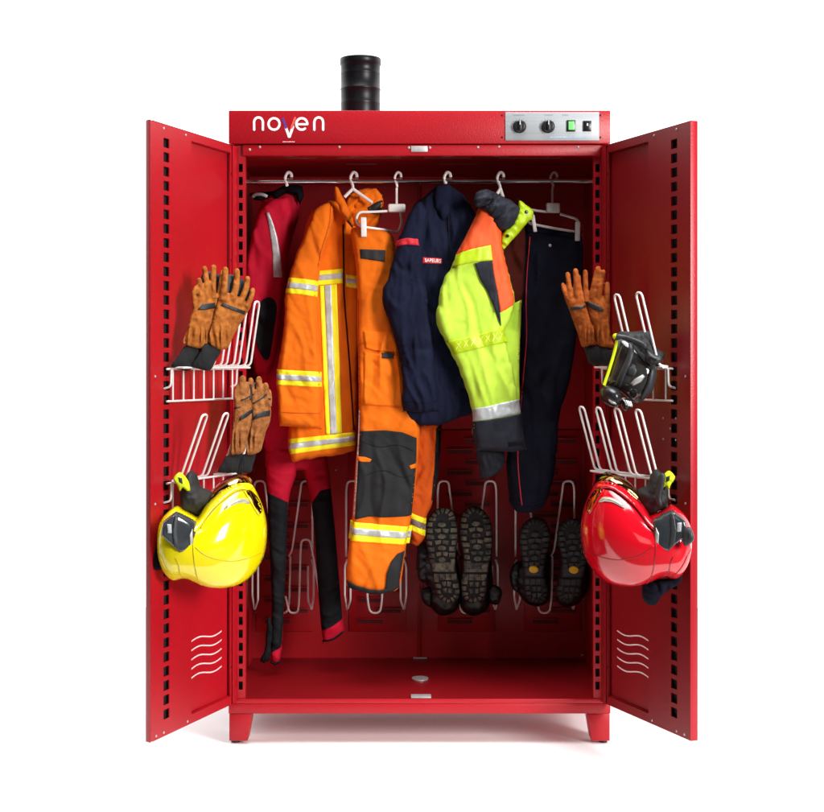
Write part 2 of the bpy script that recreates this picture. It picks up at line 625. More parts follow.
# ceiling perforations
for (x0, x1, y, n) in ((288, 316, 158, 14), (337, 400, 158, 30), (347, 376, 164, 14), (425, 470, 158, 20), (500, 560, 158, 26), (440, 480, 164, 18)):
    b = MB()
    for i in range(n):
        px = x0 + (x1 - x0) * i / (n - 1)
        Y = D * ((ZC - CZ) / ((CY - y) * S) - 1)
        for dy in (0.0,):
            p = W(px, y, Y)
            b.lathe([(0.0018, 0), (0.0018, 0.001)], (p.x, Y + dy, ZC - 0.0015), seg=6)
    b.obj('vent_grille', GREYWIRE, ceil)

# back panel seam cover and louvre plates
b = MB()
b.box(W(418.2, 0, DEP).x, W(420.2, 0, DEP).x, DEP - 0.006, DEP - 0.001, ZF, ZC)
b.box(W(421.0, 0, DEP).x, W(422.6, 0, DEP).x, DEP - 0.010, DEP - 0.001, ZF, ZC)
b.obj('seam_strip', PAINT_IN, back, bevel=0.001)
for cxp in (285, 378, 467, 553):
    x0, x1 = W(cxp - 29, 0, DEP).x, W(cxp + 28, 0, DEP).x
    z0, z1 = W(0, 631, DEP).z, W(0, 430, DEP).z
    b = MB(); b.box(x0, x1, DEP - 0.007, DEP - 0.001, z0, z1)
    pl = b.obj('louvre_plate', PAINT_IN, back, bevel=0.002)
    sl, lip = MB(), MB()
    for r_ in range(18):
        yy = 621 - r_ * 10.6
        off = -20 if r_ % 2 == 0 else -2
        p0, p1 = W(cxp + off, yy + 2, DEP), W(cxp + off + 25, yy - 2, DEP)
        sl.box(p0.x, p1.x, DEP - 0.009, DEP - 0.0068, p0.z, p1.z)
        lip.box(p0.x - 0.002, p1.x + 0.002, DEP - 0.018, DEP - 0.0069, p1.z, p1.z + 0.004)
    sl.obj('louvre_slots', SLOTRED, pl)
    lip.obj('louvre_lips', PAINT_IN, pl, bevel=0.001)
# screws on the back panel
for px, py in ((335, 594), (416, 571), (424.5, 571), (256, 612), (582, 655), (336, 470), (581, 540), (420, 184)):
    p = W(px, py, DEP)
    b = MB(); b.lathe([(0.0035, 0), (0.0035, 0.002), (0.002, 0.0035)], (p.x, DEP - 0.0005, p.z), axis=(0, -1, 0), seg=10)
    b.obj('screw_head', ZINC, back)

# perforated front posts
SLOT_P = 0.0408


def post(px0, px1, slot0, slot1):
    x0, x1 = W(px0, 0, 0).x, W(px1, 0, 0).x
    a0, a1 = W(slot0, 0, 0).x, W(slot1, 0, 0).x
    b = MB()
    z0, z1 = ZF, 1.885
    b.box(x0, a0, 0.004, 0.008, z0, z1)
    b.box(a1, x1, 0.004, 0.008, z0, z1)
    zs = W(0, 690, 0).z
    prev = z0
    z = zs
    while z + 0.026 < 1.858:
        b.box(a0, a1, 0.004, 0.008, prev, z)
        prev = z + 0.026
        z += SLOT_P
    b.box(a0, a1, 0.004, 0.008, prev, z1)
    # return flanges into the cabinet
    b.box(x0, x0 + 0.002, 0.0082, 0.035, z0, z1)
    b.box(x1 - 0.002, x1, 0.0082, 0.035, z0, z1)
    o = b.obj('front_post', PAINT, cab, smooth=False)
    k = MB(); k.box(x0 + 0.003, x1 - 0.003, 0.020, 0.022, z0, z1)
    k.obj('slot_shade_sheet', DARK, o)  # black sheet added behind the slots, paints their shaded hollow
    return o


post(236.5, 245.3, 238.6, 242.6)
post(593.6, 602.5, 595.6, 599.8)

# hood, header, plinth
zt, zh = W(0, 111, 0).z, W(0, 144.3, 0).z
b = MB(); b.box(XL, XR, -0.012, DEP + 0.012, zh, zt); hood = b.obj('hood', PAINT, cab, bevel=0.003)
zhd = W(0, 156, 0).z
b = MB(); b.box(W(243, 0, 0).x, W(600.5, 0, 0).x, -0.006, 0.022, zhd, zh - 0.003); header = b.obj('header_rail', PAINT, cab, bevel=0.0015)
for px, py in ((260, 147.3), (339.5, 147.3), (478, 147.6), (499, 147.0), (578, 147.4), (250, 150), (409, 148), (430, 148)):
    p = W(px, py, 0)
    b = MB(); b.lathe([(0.004, 0), (0.004, 0.0015), (0.002, 0.003)], (p.x, -0.0058, p.z), axis=(0, -1, 0), seg=10)
    b.obj('screw_head', ZINC, header)
b = MB(); b.box(W(411, 0, 0).x, W(427.5, 0, 0).x, -0.010, -0.0062, W(0, 152.3, 0).z, W(0, 146.4, 0).z)
b.obj('latch_plate', ZINC, header, bevel=0.001)
zp = W(0, 713.4, 0).z
b = MB(); b.box(XL - 0.001, XR + 0.001, -0.004, DEP + 0.013, zp, ZF - 0.0135); b.box(XL, XR, -0.004, 0.0035, ZF - 0.0133, ZF + 0.001)
plinth = b.obj('plinth', PAINT, cab, bevel=0.002)
# floor discs and strip
b = MB()
p = W(420, 679, 0); Y = D * ((CZ - ZF) / ((679 - CY) * S) - 1)
pts = [(0.028 * math.cos(t), 0.036 * math.sin(t)) for t in (2 * math.pi * k / 28 for k in range(28))]
cxw = W(420, 0, Y).x
b.add([(cxw + a, Y + c, ZF) for a, c in pts] + [(cxw + a, Y + c, ZF + 0.004) for a, c in pts],
      [tuple(range(28, 56))] + [(i, (i + 1) % 28, 28 + (i + 1) % 28, 28 + i) for i in range(28)])
b.obj('magnet_disc', ZINC, floorp)
b = MB(); cxw = W(421, 0, 0.03).x
b.box(cxw - 0.032, cxw + 0.032, 0.008, 0.055, ZF, ZF + 0.004); b.obj('strike_plate', ZINC, floorp, bevel=0.0015)
b = MB(); cxw = W(420, 0, DEP).x; b.box(cxw - 0.024, cxw + 0.024, DEP - 0.02, DEP - 0.012, ZF, ZF + 0.004); b.obj('seam_clip', ZINC, floorp)
# legs
for side in (0, 1):
    for Y0, Y1 in ((-0.002, 0.07), (DEP - 0.06, DEP + 0.01)):
        o0, o1 = (W(229.3, 0, 0).x, W(252.2, 0, 0).x) if side == 0 else (W(609.7, 0, 0).x, W(586.8, 0, 0).x)
        i1 = W(247.6, 0, 0).x if side == 0 else W(591.4, 0, 0).x
        zb = W(0, 740.8, 0).z
        b = MB(); b.prism([(o0, zp - 0.001), (o1, zp - 0.001), (i1, zb), (o0, zb)], Y0, Y1)
        lg = b.obj('leg', PAINT, cab, bevel=0.002)
        b = MB(); cxw = W(234.5 if side == 0 else 604, 0, 0).x
        b.lathe([(0.006, zb + 0.002), (0.006, 0.009), (0.013, 0.008), (0.014, 0.0)], (cxw, Y0 + 0.028, 0), seg=16)
        b.obj('levelling_foot', BLACKPL, lg)
# clothes rail (chrome) with brackets
RY = 0.22
b = MB(); b.tube([(XL + 0.02, RY, W(0, 181, RY).z), (XR - 0.02, RY, W(0, 181, RY).z)], 0.009, 16); rail = b.obj('clothes_rail', CHROME, cab)
for x in (XL + 0.004, XR - 0.016):
    b = MB(); b.box(x, x + 0.012, RY - 0.02, RY + 0.02, W(0, 181, RY).z - 0.018, W(0, 181, RY).z + 0.03)
    b.obj('rail_bracket', ZINC, rail, bevel=0.002)
b = MB(); b.tube([(XL + 0.01, 0.5, W(0, 178, 0.5).z), (XR - 0.01, 0.5, W(0, 178, 0.5).z)], 0.006, 12); b.obj('rear_bar', PAINT_IN, cab)
# duct on top
PY = 0.30
pc = W(360.5, 59, PY)
kz = lambda y: W(0, y, PY).z
R0 = 0.0655
b = MB()
b.lathe([(R0 + 0.0015, zt), (R0, zt + 0.004), (R0, kz(105)), (R0 + 0.0012, kz(104.2)), (R0, kz(103)), (R0, kz(91)), (R0 + 0.0018, kz(90.4)), (R0 + 0.0018, kz(89.2)), (R0, kz(88.6)), (R0, kz(75)), (R0 + 0.0010, kz(74.3)), (R0, kz(73.5)),
         (R0, kz(66)), (R0 + 0.003, kz(65.2)), (R0 + 0.0035, kz(60)), (R0 + 0.002, kz(58.8)), (R0 - 0.004, kz(58.8)), (R0 - 0.005, kz(66))], (pc.x, PY, 0), seg=64)
b.obj('exhaust_duct', PIPE, cab, angle=50)

# lettering on the hood: rounded strokes a little proud of the sheet
YH = -0.012


def stroke(b, pts, w, y=YH, th=0.0008, caps=True):
    """flat rounded ribbon in the front plane, pts in pixels"""
    P = [np.array(p, float) for p in pts]
    L, R = [], []
    for i in range(len(P)):
        t = P[min(i + 1, len(P) - 1)] - P[max(i - 1, 0)]
        t /= np.linalg.norm(t) + 1e-9
        nrm = np.array([-t[1], t[0]]) * w / 2
        L.append(P[i] + nrm); R.append(P[i] - nrm)
    for i in range(len(P) - 1):
        q = [L[i], L[i + 1], R[i + 1], R[i]]
        b.add([W(a, c, 0) + Vector((0, y - th, 0)) for a, c in q], [(0, 1, 2, 3)])
    for e, nb in ((0, 1), (-1, -2)) if caps else ():
        t = P[e] - P[nb]
        a0 = math.atan2(t[1], t[0])
        cap = [(P[e][0] + w / 2 * math.cos(a0 + u), P[e][1] + w / 2 * math.sin(a0 + u)) for u in np.linspace(-math.pi / 2, math.pi / 2, 8)]
        b.add([W(a, c, 0) + Vector((0, y - th, 0)) for a, c in cap], [tuple(range(8))])


def arc(cx, cy, rx, ry, a0, a1, n=20):
    return [(cx + rx * math.cos(math.radians(a)), cy + ry * math.sin(math.radians(a))) for a in np.linspace(a0, a1, n)]


b = MB()
SW = 2.35
stroke(b, [(254.6, 130.4)] + arc(258.9, 123.0, 4.4, 4.9, 180, 360) + [(263.3, 130.4)], SW)
stroke(b, arc(274.4, 124.6, 5.5, 5.7, 0, 360, 37), SW, caps=False)
stroke(b, [(286.0, 127.6), (289.4, 137.2)], SW + 0.3, th=0.0010)
stroke(b, [(289.9, 137.2), (293.2, 127.6)], SW + 0.3, th=0.0012)
stroke(b, arc(302.1, 124.6, 5.5, 5.7, 2, -305, 30), SW)
stroke(b, [(297.0, 124.9), (307.2, 124.9)], SW * 0.92, th=0.0011)
stroke(b, [(314.6, 130.4)] + arc(319.0, 123.0, 4.4, 4.9, 180, 360) + [(323.4, 130.4)], SW)
b.obj('lettering', WHITE, hood)
b = MB(); stroke(b, [(283.4, 119.6), (286.3, 128.2)], 2.5, th=0.0014); b.obj('letter_stroke', PURPLE, hood)
b = MB(); stroke(b, [(295.4, 118.6), (292.0, 128.2)], 2.2, th=0.0015); b.obj('letter_stroke', CORAL, hood)
b = MB()
for i in range(9):
    stroke(b, [(283.4 + i * 1.32, 142.4), (284.2 + i * 1.32, 142.4)], 0.7)
b.obj('small_print', VENTW, hood)

# control panel
b = MB(); b.box(W(505, 0, 0).x, W(598.6, 0, 0).x, YH - 0.004, YH - 0.0005, W(0, 141.3, 0).z, W(0, 112.8, 0).z)
cp = b.obj('control_panel', STEEL, hood, bevel=0.001)
YP = YH - 0.004
for cx_ in (519.2, 547.6):
    p = W(cx_, 127.3, 0)
    b = MB()
    b.lathe([(0.021, 0), (0.021, 0.003), (0.0185, 0.004), (0.0175, 0.016), (0.015, 0.018)], (p.x, YP, p.z), axis=(0, -1, 0), seg=36)
    b.box(p.x - 0.004, p.x + 0.004, YP - 0.024, YP - 0.0175, p.z - 0.016, p.z + 0.016)
    kn = b.obj('knob', BLACKPL, cp, bevel=0.0008)
    m_ = MB(); m_.box(p.x - 0.001, p.x + 0.001, YP - 0.0252, YP - 0.0242, p.z + 0.002, p.z + 0.015); m_.obj('pointer_mark', WHITE, kn)
    m_ = MB()
    for k in range(13):
        a = math.radians(-230 + k * 280 / 12)
        q0 = Vector((p.x + 0.0235 * math.cos(a), 0, p.z - 0.0235 * math.sin(a)))
        q1 = Vector((p.x + 0.0275 * math.cos(a), 0, p.z - 0.0275 * math.sin(a)))
        t = (q1 - q0).normalized().cross(Vector((0, 1, 0))) * 0.0006
        m_.add([(q.x, YP - 0.0006, q.z) for q in (q0 - t, q1 - t, q1 + t, q0 + t)], [(0, 1, 2, 3)])
    m_.obj('dial_marks', GREYPRINT, cp)
for x0, x1, y0, y1, mm, nm in ((566.2, 574.8, 121.2, 132.4, GREENLAMP, 'lit_switch'), (582.6, 590.6, 121.8, 132.2, BLACKPL, 'rocker_switch')):
    a, c = W(x0, y1, 0), W(x1, y0, 0)
    b = MB(); b.box(a.x, c.x, YP - 0.005, YP, a.z, c.z); fr = b.obj(nm, BLACKPL, cp, bevel=0.001)
    w_, h_ = c.x - a.x, c.z - a.z
    b = MB(); b.prism([(a.x + w_ * .18, a.z + h_ * .12), (c.x - w_ * .12, a.z + h_ * .12), (c.x - w_ * .12, c.z - h_ * .12), (a.x + w_ * .18, c.z - h_ * .12)], YP - 0.0085, YP - 0.0052)
    b.obj('rocker', mm if mm is GREENLAMP else BLACKPL, fr, bevel=0.001)
    if mm is BLACKPL:
        b = MB(); b.box(a.x + w_ * .42, a.x + w_ * .58, YP - 0.0094, YP - 0.0087, a.z + h_ * .5, a.z + h_ * .72); b.obj('switch_mark', WHITE, fr)
b = MB()
for x0, n in ((513, 9), (544, 7), (562, 5)):
    for i in range(n):
        stroke(b, [(x0 + i * 1.25, 115.8), (x0 + 0.55 + i * 1.25, 115.8)], 0.8, y=YP, th=0.0006)
b.obj('panel_print', GREYPRINT, cp)
b = MB()
for i in range(17):
    stroke(b, [(550 + i * 2.2, 138), (551.4 + i * 2.2, 138)], 1.3, y=YP, th=0.0006)
b.obj('panel_print', BLUEPRINT, cp)
b = MB()
for px in (501.8, 599.8):
    for py in (116, 138):
        p = W(px, py, 0); b.lathe([(0.003, 0), (0.003, 0.002)], (p.x, YH + 0.0005, p.z), axis=(0, -1, 0), seg=10)
b.obj('panel_screws', BLACKPL, hood)

# ------------------------------------------------------------------ doors
Z0, Z1 = 0.1335, 1.881
HL, DL = Vector((-0.5497, -0.008)), Vector((-0.1835, -0.517))
HR, DR = Vector((0.595, -0.008)), Vector((0.189, -0.497))
WL, WR = DL.length, DR.length
DL.normalize(); DR.normalize()
NL, NR = Vector((-DL.y, DL.x)), Vector((DR.y, -DR.x))


def frame(H, dv, nv):
    return lambda u, n, z: Vector((H.x + dv.x * u + nv.x * n, H.y + dv.y * u + nv.y * n, z))


FL, FRt = frame(HL, DL, NL), frame(HR, DR, NR)


def door_y(fr, Wd, px):
    """depth at which the sight line at pixel column px meets the door's inside face"""
    lo, hi = 0.0, Wd * 1.3
    g = lambda u: CX + fr(u, 0, 0).x / (S * (1 + fr(u, 0, 0).y / D)) - px
    s0 = g(lo)
    if s0 * g(hi) > 0:
        return fr(0, 0, 0).y
    for _ in range(40):
        mid = (lo + hi) / 2
        if g(mid) * s0 > 0:
            lo = mid
        else:
            hi = mid
    return fr(lo, 0, 0).y


def make_door(fr, Wd, lefty):
    b = MB()
    th = 0.020 if lefty else 0.0235
    we0 = Wd - (0.012 if lefty else 0.0)
    b.box(0, we0, -th, 0.002 - th, Z0, Z1, fr)                         # outer skin
    b.box(0, we0 - 0.003, 0.0023 - th, -0.0005, Z1 - 0.0022, Z1, fr)              # top return
    b.box(0, we0 - 0.003, 0.0023 - th, -0.0005, Z0, Z0 + 0.0022, fr)
    if lefty:
        b.prism([(Wd - 0.0118, -th), (Wd - 0.0095, -th), (Wd, 0.0), (Wd - 0.003, 0.0)], Z0, Z1, lambda a, y, c: fr(a, c, y))
    else:
        b.box(Wd - 0.002, Wd, -0.0212, 0.0, Z0, Z1, fr)
    d = b.obj('door', PAINT, cab, bevel=0.0007)
    we = Wd - (0.0035 if lefty else 0.0022)
    # hinge stile, free stile with slots, rails, recessed panel
    us, ua, ub = 0.555 * Wd, 0.80 * Wd, 0.80 * Wd + 0.034
    b = MB()
    b.box(us, ua, -0.003, 0, Z0 + 0.0024, Z1 - 0.0024, fr)
    b.box(ub, we, -0.003, 0, Z0 + 0.0024, Z1 - 0.0024, fr)
    z = Z0 + 0.048
    prev = Z0 + 0.0024
    while z + 0.027 < Z1 - 0.02:
        b.box(ua, ub, -0.003, 0, prev, z, fr)
        prev = z + 0.027
        z += SLOT_P
    b.box(ua, ub, -0.003, 0, prev, Z1 - 0.0024, fr)
    b.box(us, us + 0.002, -0.0115, -0.0032, Z0 + 0.026, Z1 - 0.026, fr)
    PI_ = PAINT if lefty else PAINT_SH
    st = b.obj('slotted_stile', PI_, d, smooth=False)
    k = MB(); k.box(ua - 0.01, ub + 0.01, -0.014, -0.012, Z0 + 0.03, Z1 - 0.03, fr); k.obj('slot_shade_sheet', DARK, st)  # dark sheet painting the shade seen through the door slots
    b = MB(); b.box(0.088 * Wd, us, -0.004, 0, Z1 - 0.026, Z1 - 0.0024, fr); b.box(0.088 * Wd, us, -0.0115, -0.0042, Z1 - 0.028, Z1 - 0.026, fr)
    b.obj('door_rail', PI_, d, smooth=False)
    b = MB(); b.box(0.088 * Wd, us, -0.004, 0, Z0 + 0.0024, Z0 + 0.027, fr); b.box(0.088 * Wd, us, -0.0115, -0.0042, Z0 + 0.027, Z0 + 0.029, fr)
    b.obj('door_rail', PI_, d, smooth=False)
    b = MB()
    b.box(0.002, 0.030, -0.003, 0.0005, Z0 + 0.0024, Z1 - 0.0024, fr)
    b.box(0.032, 0.046, -0.006, -0.003, Z0 + 0.0024, Z1 - 0.0024, fr)
    b.box(0.047, 0.088 * Wd, -0.003, 0.001, Z0 + 0.0024, Z1 - 0.0024, fr)
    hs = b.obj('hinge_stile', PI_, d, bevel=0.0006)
    b = MB()
    for py in (0.25, 0.56, 0.85, 1.2, 1.52, 1.79):
        b.lathe([(0.004, 0), (0.004, 0.001)], fr(0.039, -0.0028, py), axis=fr(0, 1, 0) - fr(0, 0, 0), seg=10)
    b.obj('bolt_holes', DARK, hs)
    b = MB(); b.box(0.088 * Wd + 0.0005, us - 0.0005, -0.013, -0.011, Z0 + 0.0295, Z1 - 0.0285, fr)
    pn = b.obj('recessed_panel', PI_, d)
    # pale wavy inlays, the light seen through the slots put into their colour
    b = MB()
    for i in range(5):
        zc = 0.371 - i * 0.0272 if lefty else 0.3715 - i * 0.0272
        u0, u1 = 0.16 * Wd, 0.53 * Wd
        n = 40
        pts = []
        for k in range(n + 1):
            t = k / n
            ph = (1 - t)
            pts.append((u0 + (u1 - u0) * t, zc + 0.0065 * math.sin(2 * math.pi * ph)))
        ring = []
        for k in range(n):
            (a0, c0), (a1, c1) = pts[k], pts[k + 1]
            w_ = 0.0021
            b.add([fr(a0, -0.0104, c0 - w_), fr(a1, -0.0104, c1 - w_), fr(a1, -0.0104, c1 + w_), fr(a0, -0.0104, c0 + w_)], [(0, 1, 2, 3)])
    b.obj('wave_vent', VENTW, pn)
    ax = fr(0, 1, 0) - fr(0, 0, 0)
    for u, z in ((0.86, Z1 - 0.014), (0.62, Z1 - 0.014), (0.94, Z0 + 0.012), (0.86, Z0 + 0.012), (0.60, Z0 + 0.012), (0.95, 1.16), (0.95, 0.80)):
        b = MB(); b.lathe([(0.0038, 0), (0.0038, 0.001), (0.002, 0.0022)], fr(u * Wd, 0.0001, z), axis=ax, seg=10)
        b.obj('screw_head', ZINC, st)
    if not lefty:
        b = MB()
        for px, py in ((663.5, 418), (676, 418.5), (670.5, 428.5), (663.5, 439), (676, 440)):
            Yd = door_y(fr, Wd, px)
            p = W(px, py, Yd)
            b.lathe([(0.0032, 0), (0.0032, 0.001), (0.0016, 0.002)], p + Vector((ax.x, ax.y, 0)) * 0.0003, axis=ax, seg=10)
        b.obj('rivets', ZINC, st)
    # two hinge knuckles
    return d


make_door(FL, WL, True)
make_door(FRt, WR, False)

# ------------------------------------------------------------------ wire racks on the doors
RW = 0.0031


def door_rack(fr, Wd, zr, label, us, prong_u, h=0.205, n0=0.035, lean=0.055, tilt=0.0, pw=0.034, drop=0.092, npost=7):
    u0, u1 = us
    p0 = fr((u0 + u1) / 2, 0, zr)
    t = thing('wire_rack', label, 'wire rack', tuple(fr((u0 + u1) / 2, 0.02, zr - drop)), 'white wire drying racks hooked on the doors')
    b = MB()
    b.tube([fr(u0, 0.012, zr), fr(u1, 0.012, zr)], RW, 8)
    b.tube([fr(u0, 0.012, zr - drop), fr(u1, 0.012, zr - drop)], RW, 8)
    for k in range(npost):
        u = u0 + (u1 - u0) * (k + 0.5) / npost
        b.tube([fr(u, 0.0135, zr + 0.001), fr(u, 0.0135, zr - drop - 0.001)], RW * 0.9, 8)
    b.obj('grid', WHITEWIRE, t)
    b = MB()
    for u in (u0 + 0.012, u1 - 0.012):
        wire(b, [fr(u, n0, zr + 0.004), fr(u, 0.02, zr + 0.004), fr(u, 0.018, zr - 0.05), fr(u, -0.004, zr - 0.056)], RW, 0.012)
    wire(b, [fr(u0 + 0.004, n0, zr + 0.004), fr(u1 - 0.004, n0, zr + 0.004)], RW)
    b.obj('hook_frame', WHITEWIRE, t)
    for pxp in prong_u:
        lo, hi = -0.1, Wd * 1.2
        g = lambda q: CX + fr(q, n0 + lean, 0).x / (S * (1 + fr(q, n0 + lean, 0).y / D)) - pxp
        for _ in range(40):
            u = (lo + hi) / 2
            if (g(u) > 0) == (g(lo) > 0):
                lo = u
            else:
                hi = u
        b = MB()
        wire(b, [fr(u - pw / 2, 0.014, zr + 0.006), fr(u - pw / 2, n0 + 0.004, zr + 0.010), fr(u - pw / 2, n0 + lean, zr + h), fr(u + pw / 2, n0 + lean, zr + h), fr(u + pw / 2, n0 + 0.004, zr + 0.010), fr(u + pw / 2, 0.014, zr + 0.006)], RW * 1.1, 0.016)
        b.obj('prong', WHITEWIRE, t)
    return t


zU, zL = 1.181, 0.855
door_rack(FL, WL, zU, 'white wire rack on the left door behind the upright pair of tan gloves', (0.03, 0.475), (257.2, 245.5, 233.5, 221), h=0.208, n0=0.06, lean=0.035, npost=7)
door_rack(FL, WL, 0.855, 'white wire rack on the left door above the yellow helmet', (0.03, 0.475), (261, 245, 226.4, 205), h=0.196, n0=0.035, lean=0.075, npost=7)
door_rack(FRt, WR, 1.182, 'white wire rack on the right door behind the black breathing mask', (0.03, 0.455), (616.5, 638.5), h=0.218, n0=0.04, lean=0.06, npost=6)
door_rack(FRt, WR, 0.860, 'white wire rack with bare prongs on the right door above the red helmet', (0.03, 0.455), (581.3, 598, 616.6, 637.7), h=0.205, n0=0.055, lean=0.06, npost=7)

# ------------------------------------------------------------------ boot racks on the back panel
BR = 0.0037


def boot_rack(cxp, label, extra=None, hw=35, prongs=True):
    YB = 0.60
    g = lambda x, y, dy=0.0: W(x, y, YB - dy)
    t = thing('boot_rack', label, 'boot rack', tuple(g(cxp, 612)), 'grey wire boot racks on the back panel')
    for sgn in (-1, 1):
        b = MB()
        xo, xi = cxp + sgn * 29.5, cxp + sgn * 9
        xt = cxp + sgn * 23.5
        wire(b, [g(xo, 556, 0.0), g(xo, 549, 0.05), g(xo - sgn * 0.2, 490, 0.10), g(xo - sgn * 1.5, 481, 0.10), g(xt - sgn * 5, 481, 0.10), g(xt - sgn * 6, 490, 0.10), g(xi, 551, 0.05), g(xi - sgn * 3, 556, 0.02)], BR, 0.018)
        b.obj('prong', GREYWIRE, t)
        b = MB()
        wire(b, [g(xo - sgn * 1, 560, 0.03), g(xo + sgn * 1.2, 566, 0.05), g(xo + sgn * 1.2, 596, 0.05), g(xo - sgn * 1.0, 610, 0.0), g(xo - sgn * 4.5, 600, 0.05), g(xo - sgn * 4.5, 566, 0.05)], BR, 0.012)
        b.obj('side_hook', GREYWIRE, t)
    b = MB()
    wire(b, [g(cxp - 9, 556, 0.02), g(cxp - 8.0, 600, 0.06), g(cxp - 5.5, 613, 0.06), g(cxp + 4.5, 613, 0.06), g(cxp + 6.5, 600, 0.06), g(cxp + 7.5, 556, 0.02)], BR, 0.022)
    b.obj('bottom_loop', GREYWIRE, t)
    if extra:
        b = MB()
        wire(b, [g(*q) for q in extra], BR, 0.025)
        b.obj('toe_loop', GREYWIRE, t)
    return t


boot_rack(283, 'grey wire boot rack behind the crimson suit legs', [(285.5, 596, .09), (289.5, 613, .09), (298, 613, .09), (299.2, 600, .09), (300.6, 550, .10), (301.5, 539.5, .10), (310, 539.5, .10), (312.5, 552, .10), (322, 610, .08)])
boot_rack(375.5, 'grey wire boot rack behind the orange trouser leg')
boot_rack(467, 'grey wire boot rack holding the dusty soled boots')
boot_rack(545, 'grey wire boot rack holding the boots with yellow sole badges')

# ------------------------------------------------------------------ hangers
GH = 'white plastic coat hangers on the rail'


def hook_pts(px, top=172.8, dx=0, s=1):
    f = lambda x, y: W(px + x * s, y, RY - 0.004)
    return [f(4.6, top + 4.5), f(4.0, top + 1.0), f(1.2, top - 0.4), f(-1.4, top + 3.2), f(-1.6, top + 7.5), f(0.4, top + 13) + Vector((0, -0.012, 0)), f(0.8, top + 18) + Vector((0, -0.03, 0))]


def coat_hanger(px, label, arms, dY=0.0, s=1, short=False):
    t = thing('coat_hanger', label, 'hanger', tuple(W(px, 190, RY)), GH)
    b = MB(); b.tube([Vector((*p, 0)).xyz for p in smooth3(hook_pts(px, s=s)[:6] if short else hook_pts(px, s=s))], 0.0052, 10); b.obj('hook', WHITEWIRE, t)
    j = hook_pts(px, s=s)[-1]
    for (x, y, dy) in arms:
        b = MB(); b.tube([j + Vector((0, 0, 0.003)), W(x, y, RY + dy)], 0.0055, 10); b.obj('arm', WHITEWIRE, t)
    return t


def smooth3(pts, sub=6):
    out = []
    n = len(pts)
    for i in range(n - 1):
        p0, p1, p2, p3 = pts[max(i - 1, 0)], pts[i], pts[i + 1], pts[min(i + 2, n - 1)]
        for k in range(sub):
            t = k / sub
            out.append(0.5 * ((2 * p1) + (-p0 + p2) * t + (2 * p0 - 5 * p1 + 4 * p2 - p3) * t * t + (-p0 + 3 * p1 - 3 * p2 + p3) * t ** 3))
    out.append(pts[-1])
    return out


coat_hanger(287, 'white hanger hook above the crimson suit', [], short=True)
coat_hanger(352.3, 'white hanger with bare forked arms in the orange coat collar', [(344.5, 197, -0.03), (372.5, 203, -0.045)])
coat_hanger(446, 'white hanger hook above the navy jacket', [], short=True)
coat_hanger(499, 'white hanger hook above the lime and orange jacket', [(495, 197, -0.05), (503, 197, -0.05)])


def clip_hanger(px, label, m, bx, bar, clips, Yh):
    t = thing('clip_hanger', label, 'hanger', tuple(W(px, 205, RY)), 'trouser clip hangers on the rail')
    hp = hook_pts(px)
    b = MB(); b.tube(smooth3(hp[:-1] + [W(px, 190, RY - 0.01), W(px, 206, Yh)]), 0.0042, 10); b.obj('hook', m, t)
    b = MB()
    a, c = W(bx[0], bx[3], Yh), W(bx[2], bx[1], Yh)
    b.box(a.x, c.x, Yh - 0.012, Yh + 0.012, a.z, c.z)
    b.obj('grip', m, t, bevel=0.006, seg=3)
    b = MB()
    b.tube(fillet([W(x, y, Yh + dy) for x, y, dy in bar], 0.016), 0.0042, 10)
    b.obj('wire_bar', m, t)
    for (x, y0, y1, w_, dy, tl) in clips:
        b = MB()
        p0, p1 = W(x, y0, Yh + dy), W(x + tl, y1, Yh + dy)
        wd = w_ * S * 0.5
        b.prism([(p0.x - wd, p0.z), (p0.x + wd, p0.z), (p1.x + wd, p1.z), (p1.x - wd, p1.z)], Yh + dy - 0.010, Yh + dy + 0.004)
        b.obj('clip', m, t, bevel=0.002)
    return t


clip_hanger(396.5, 'white clip hanger carrying the orange trousers', WHITEWIRE, (388, 204, 405.5, 212.5),
            [(389, 211, 0), (371, 212, -0.01), (359, 212, -0.02), (355.8, 219, -0.025), (358.5, 226, -0.03), (368, 227.5, -0.02), (386, 230, 0), (398, 233, 0.03), (402, 222, 0.03), (400, 211, 0.0)],
            [(363.6, 217.5, 237, 5.6, -0.045, 0.4)], 0.165)
clip_hanger(552.4, 'pale grey clip hanger carrying the dark navy trousers', mat('shaded_grey_plastic', (0.52, 0.47, 0.46), 0.4, var=0.1, vscale=30), (546, 203, 560, 213),
            [(547, 212, 0), (535, 210.5, -0.01), (528, 209, -0.02), (524, 216, -0.03), (529, 223.5, -0.03), (552, 228, -0.01), (576, 232, 0.01), (580, 226, 0.01), (577, 219, 0.01), (560, 214, 0)],
            [(532.5, 215, 232, 3.6, -0.05, 2.6), (577.5, 222, 241, 5, 0.0, -0.3)], 0.12)

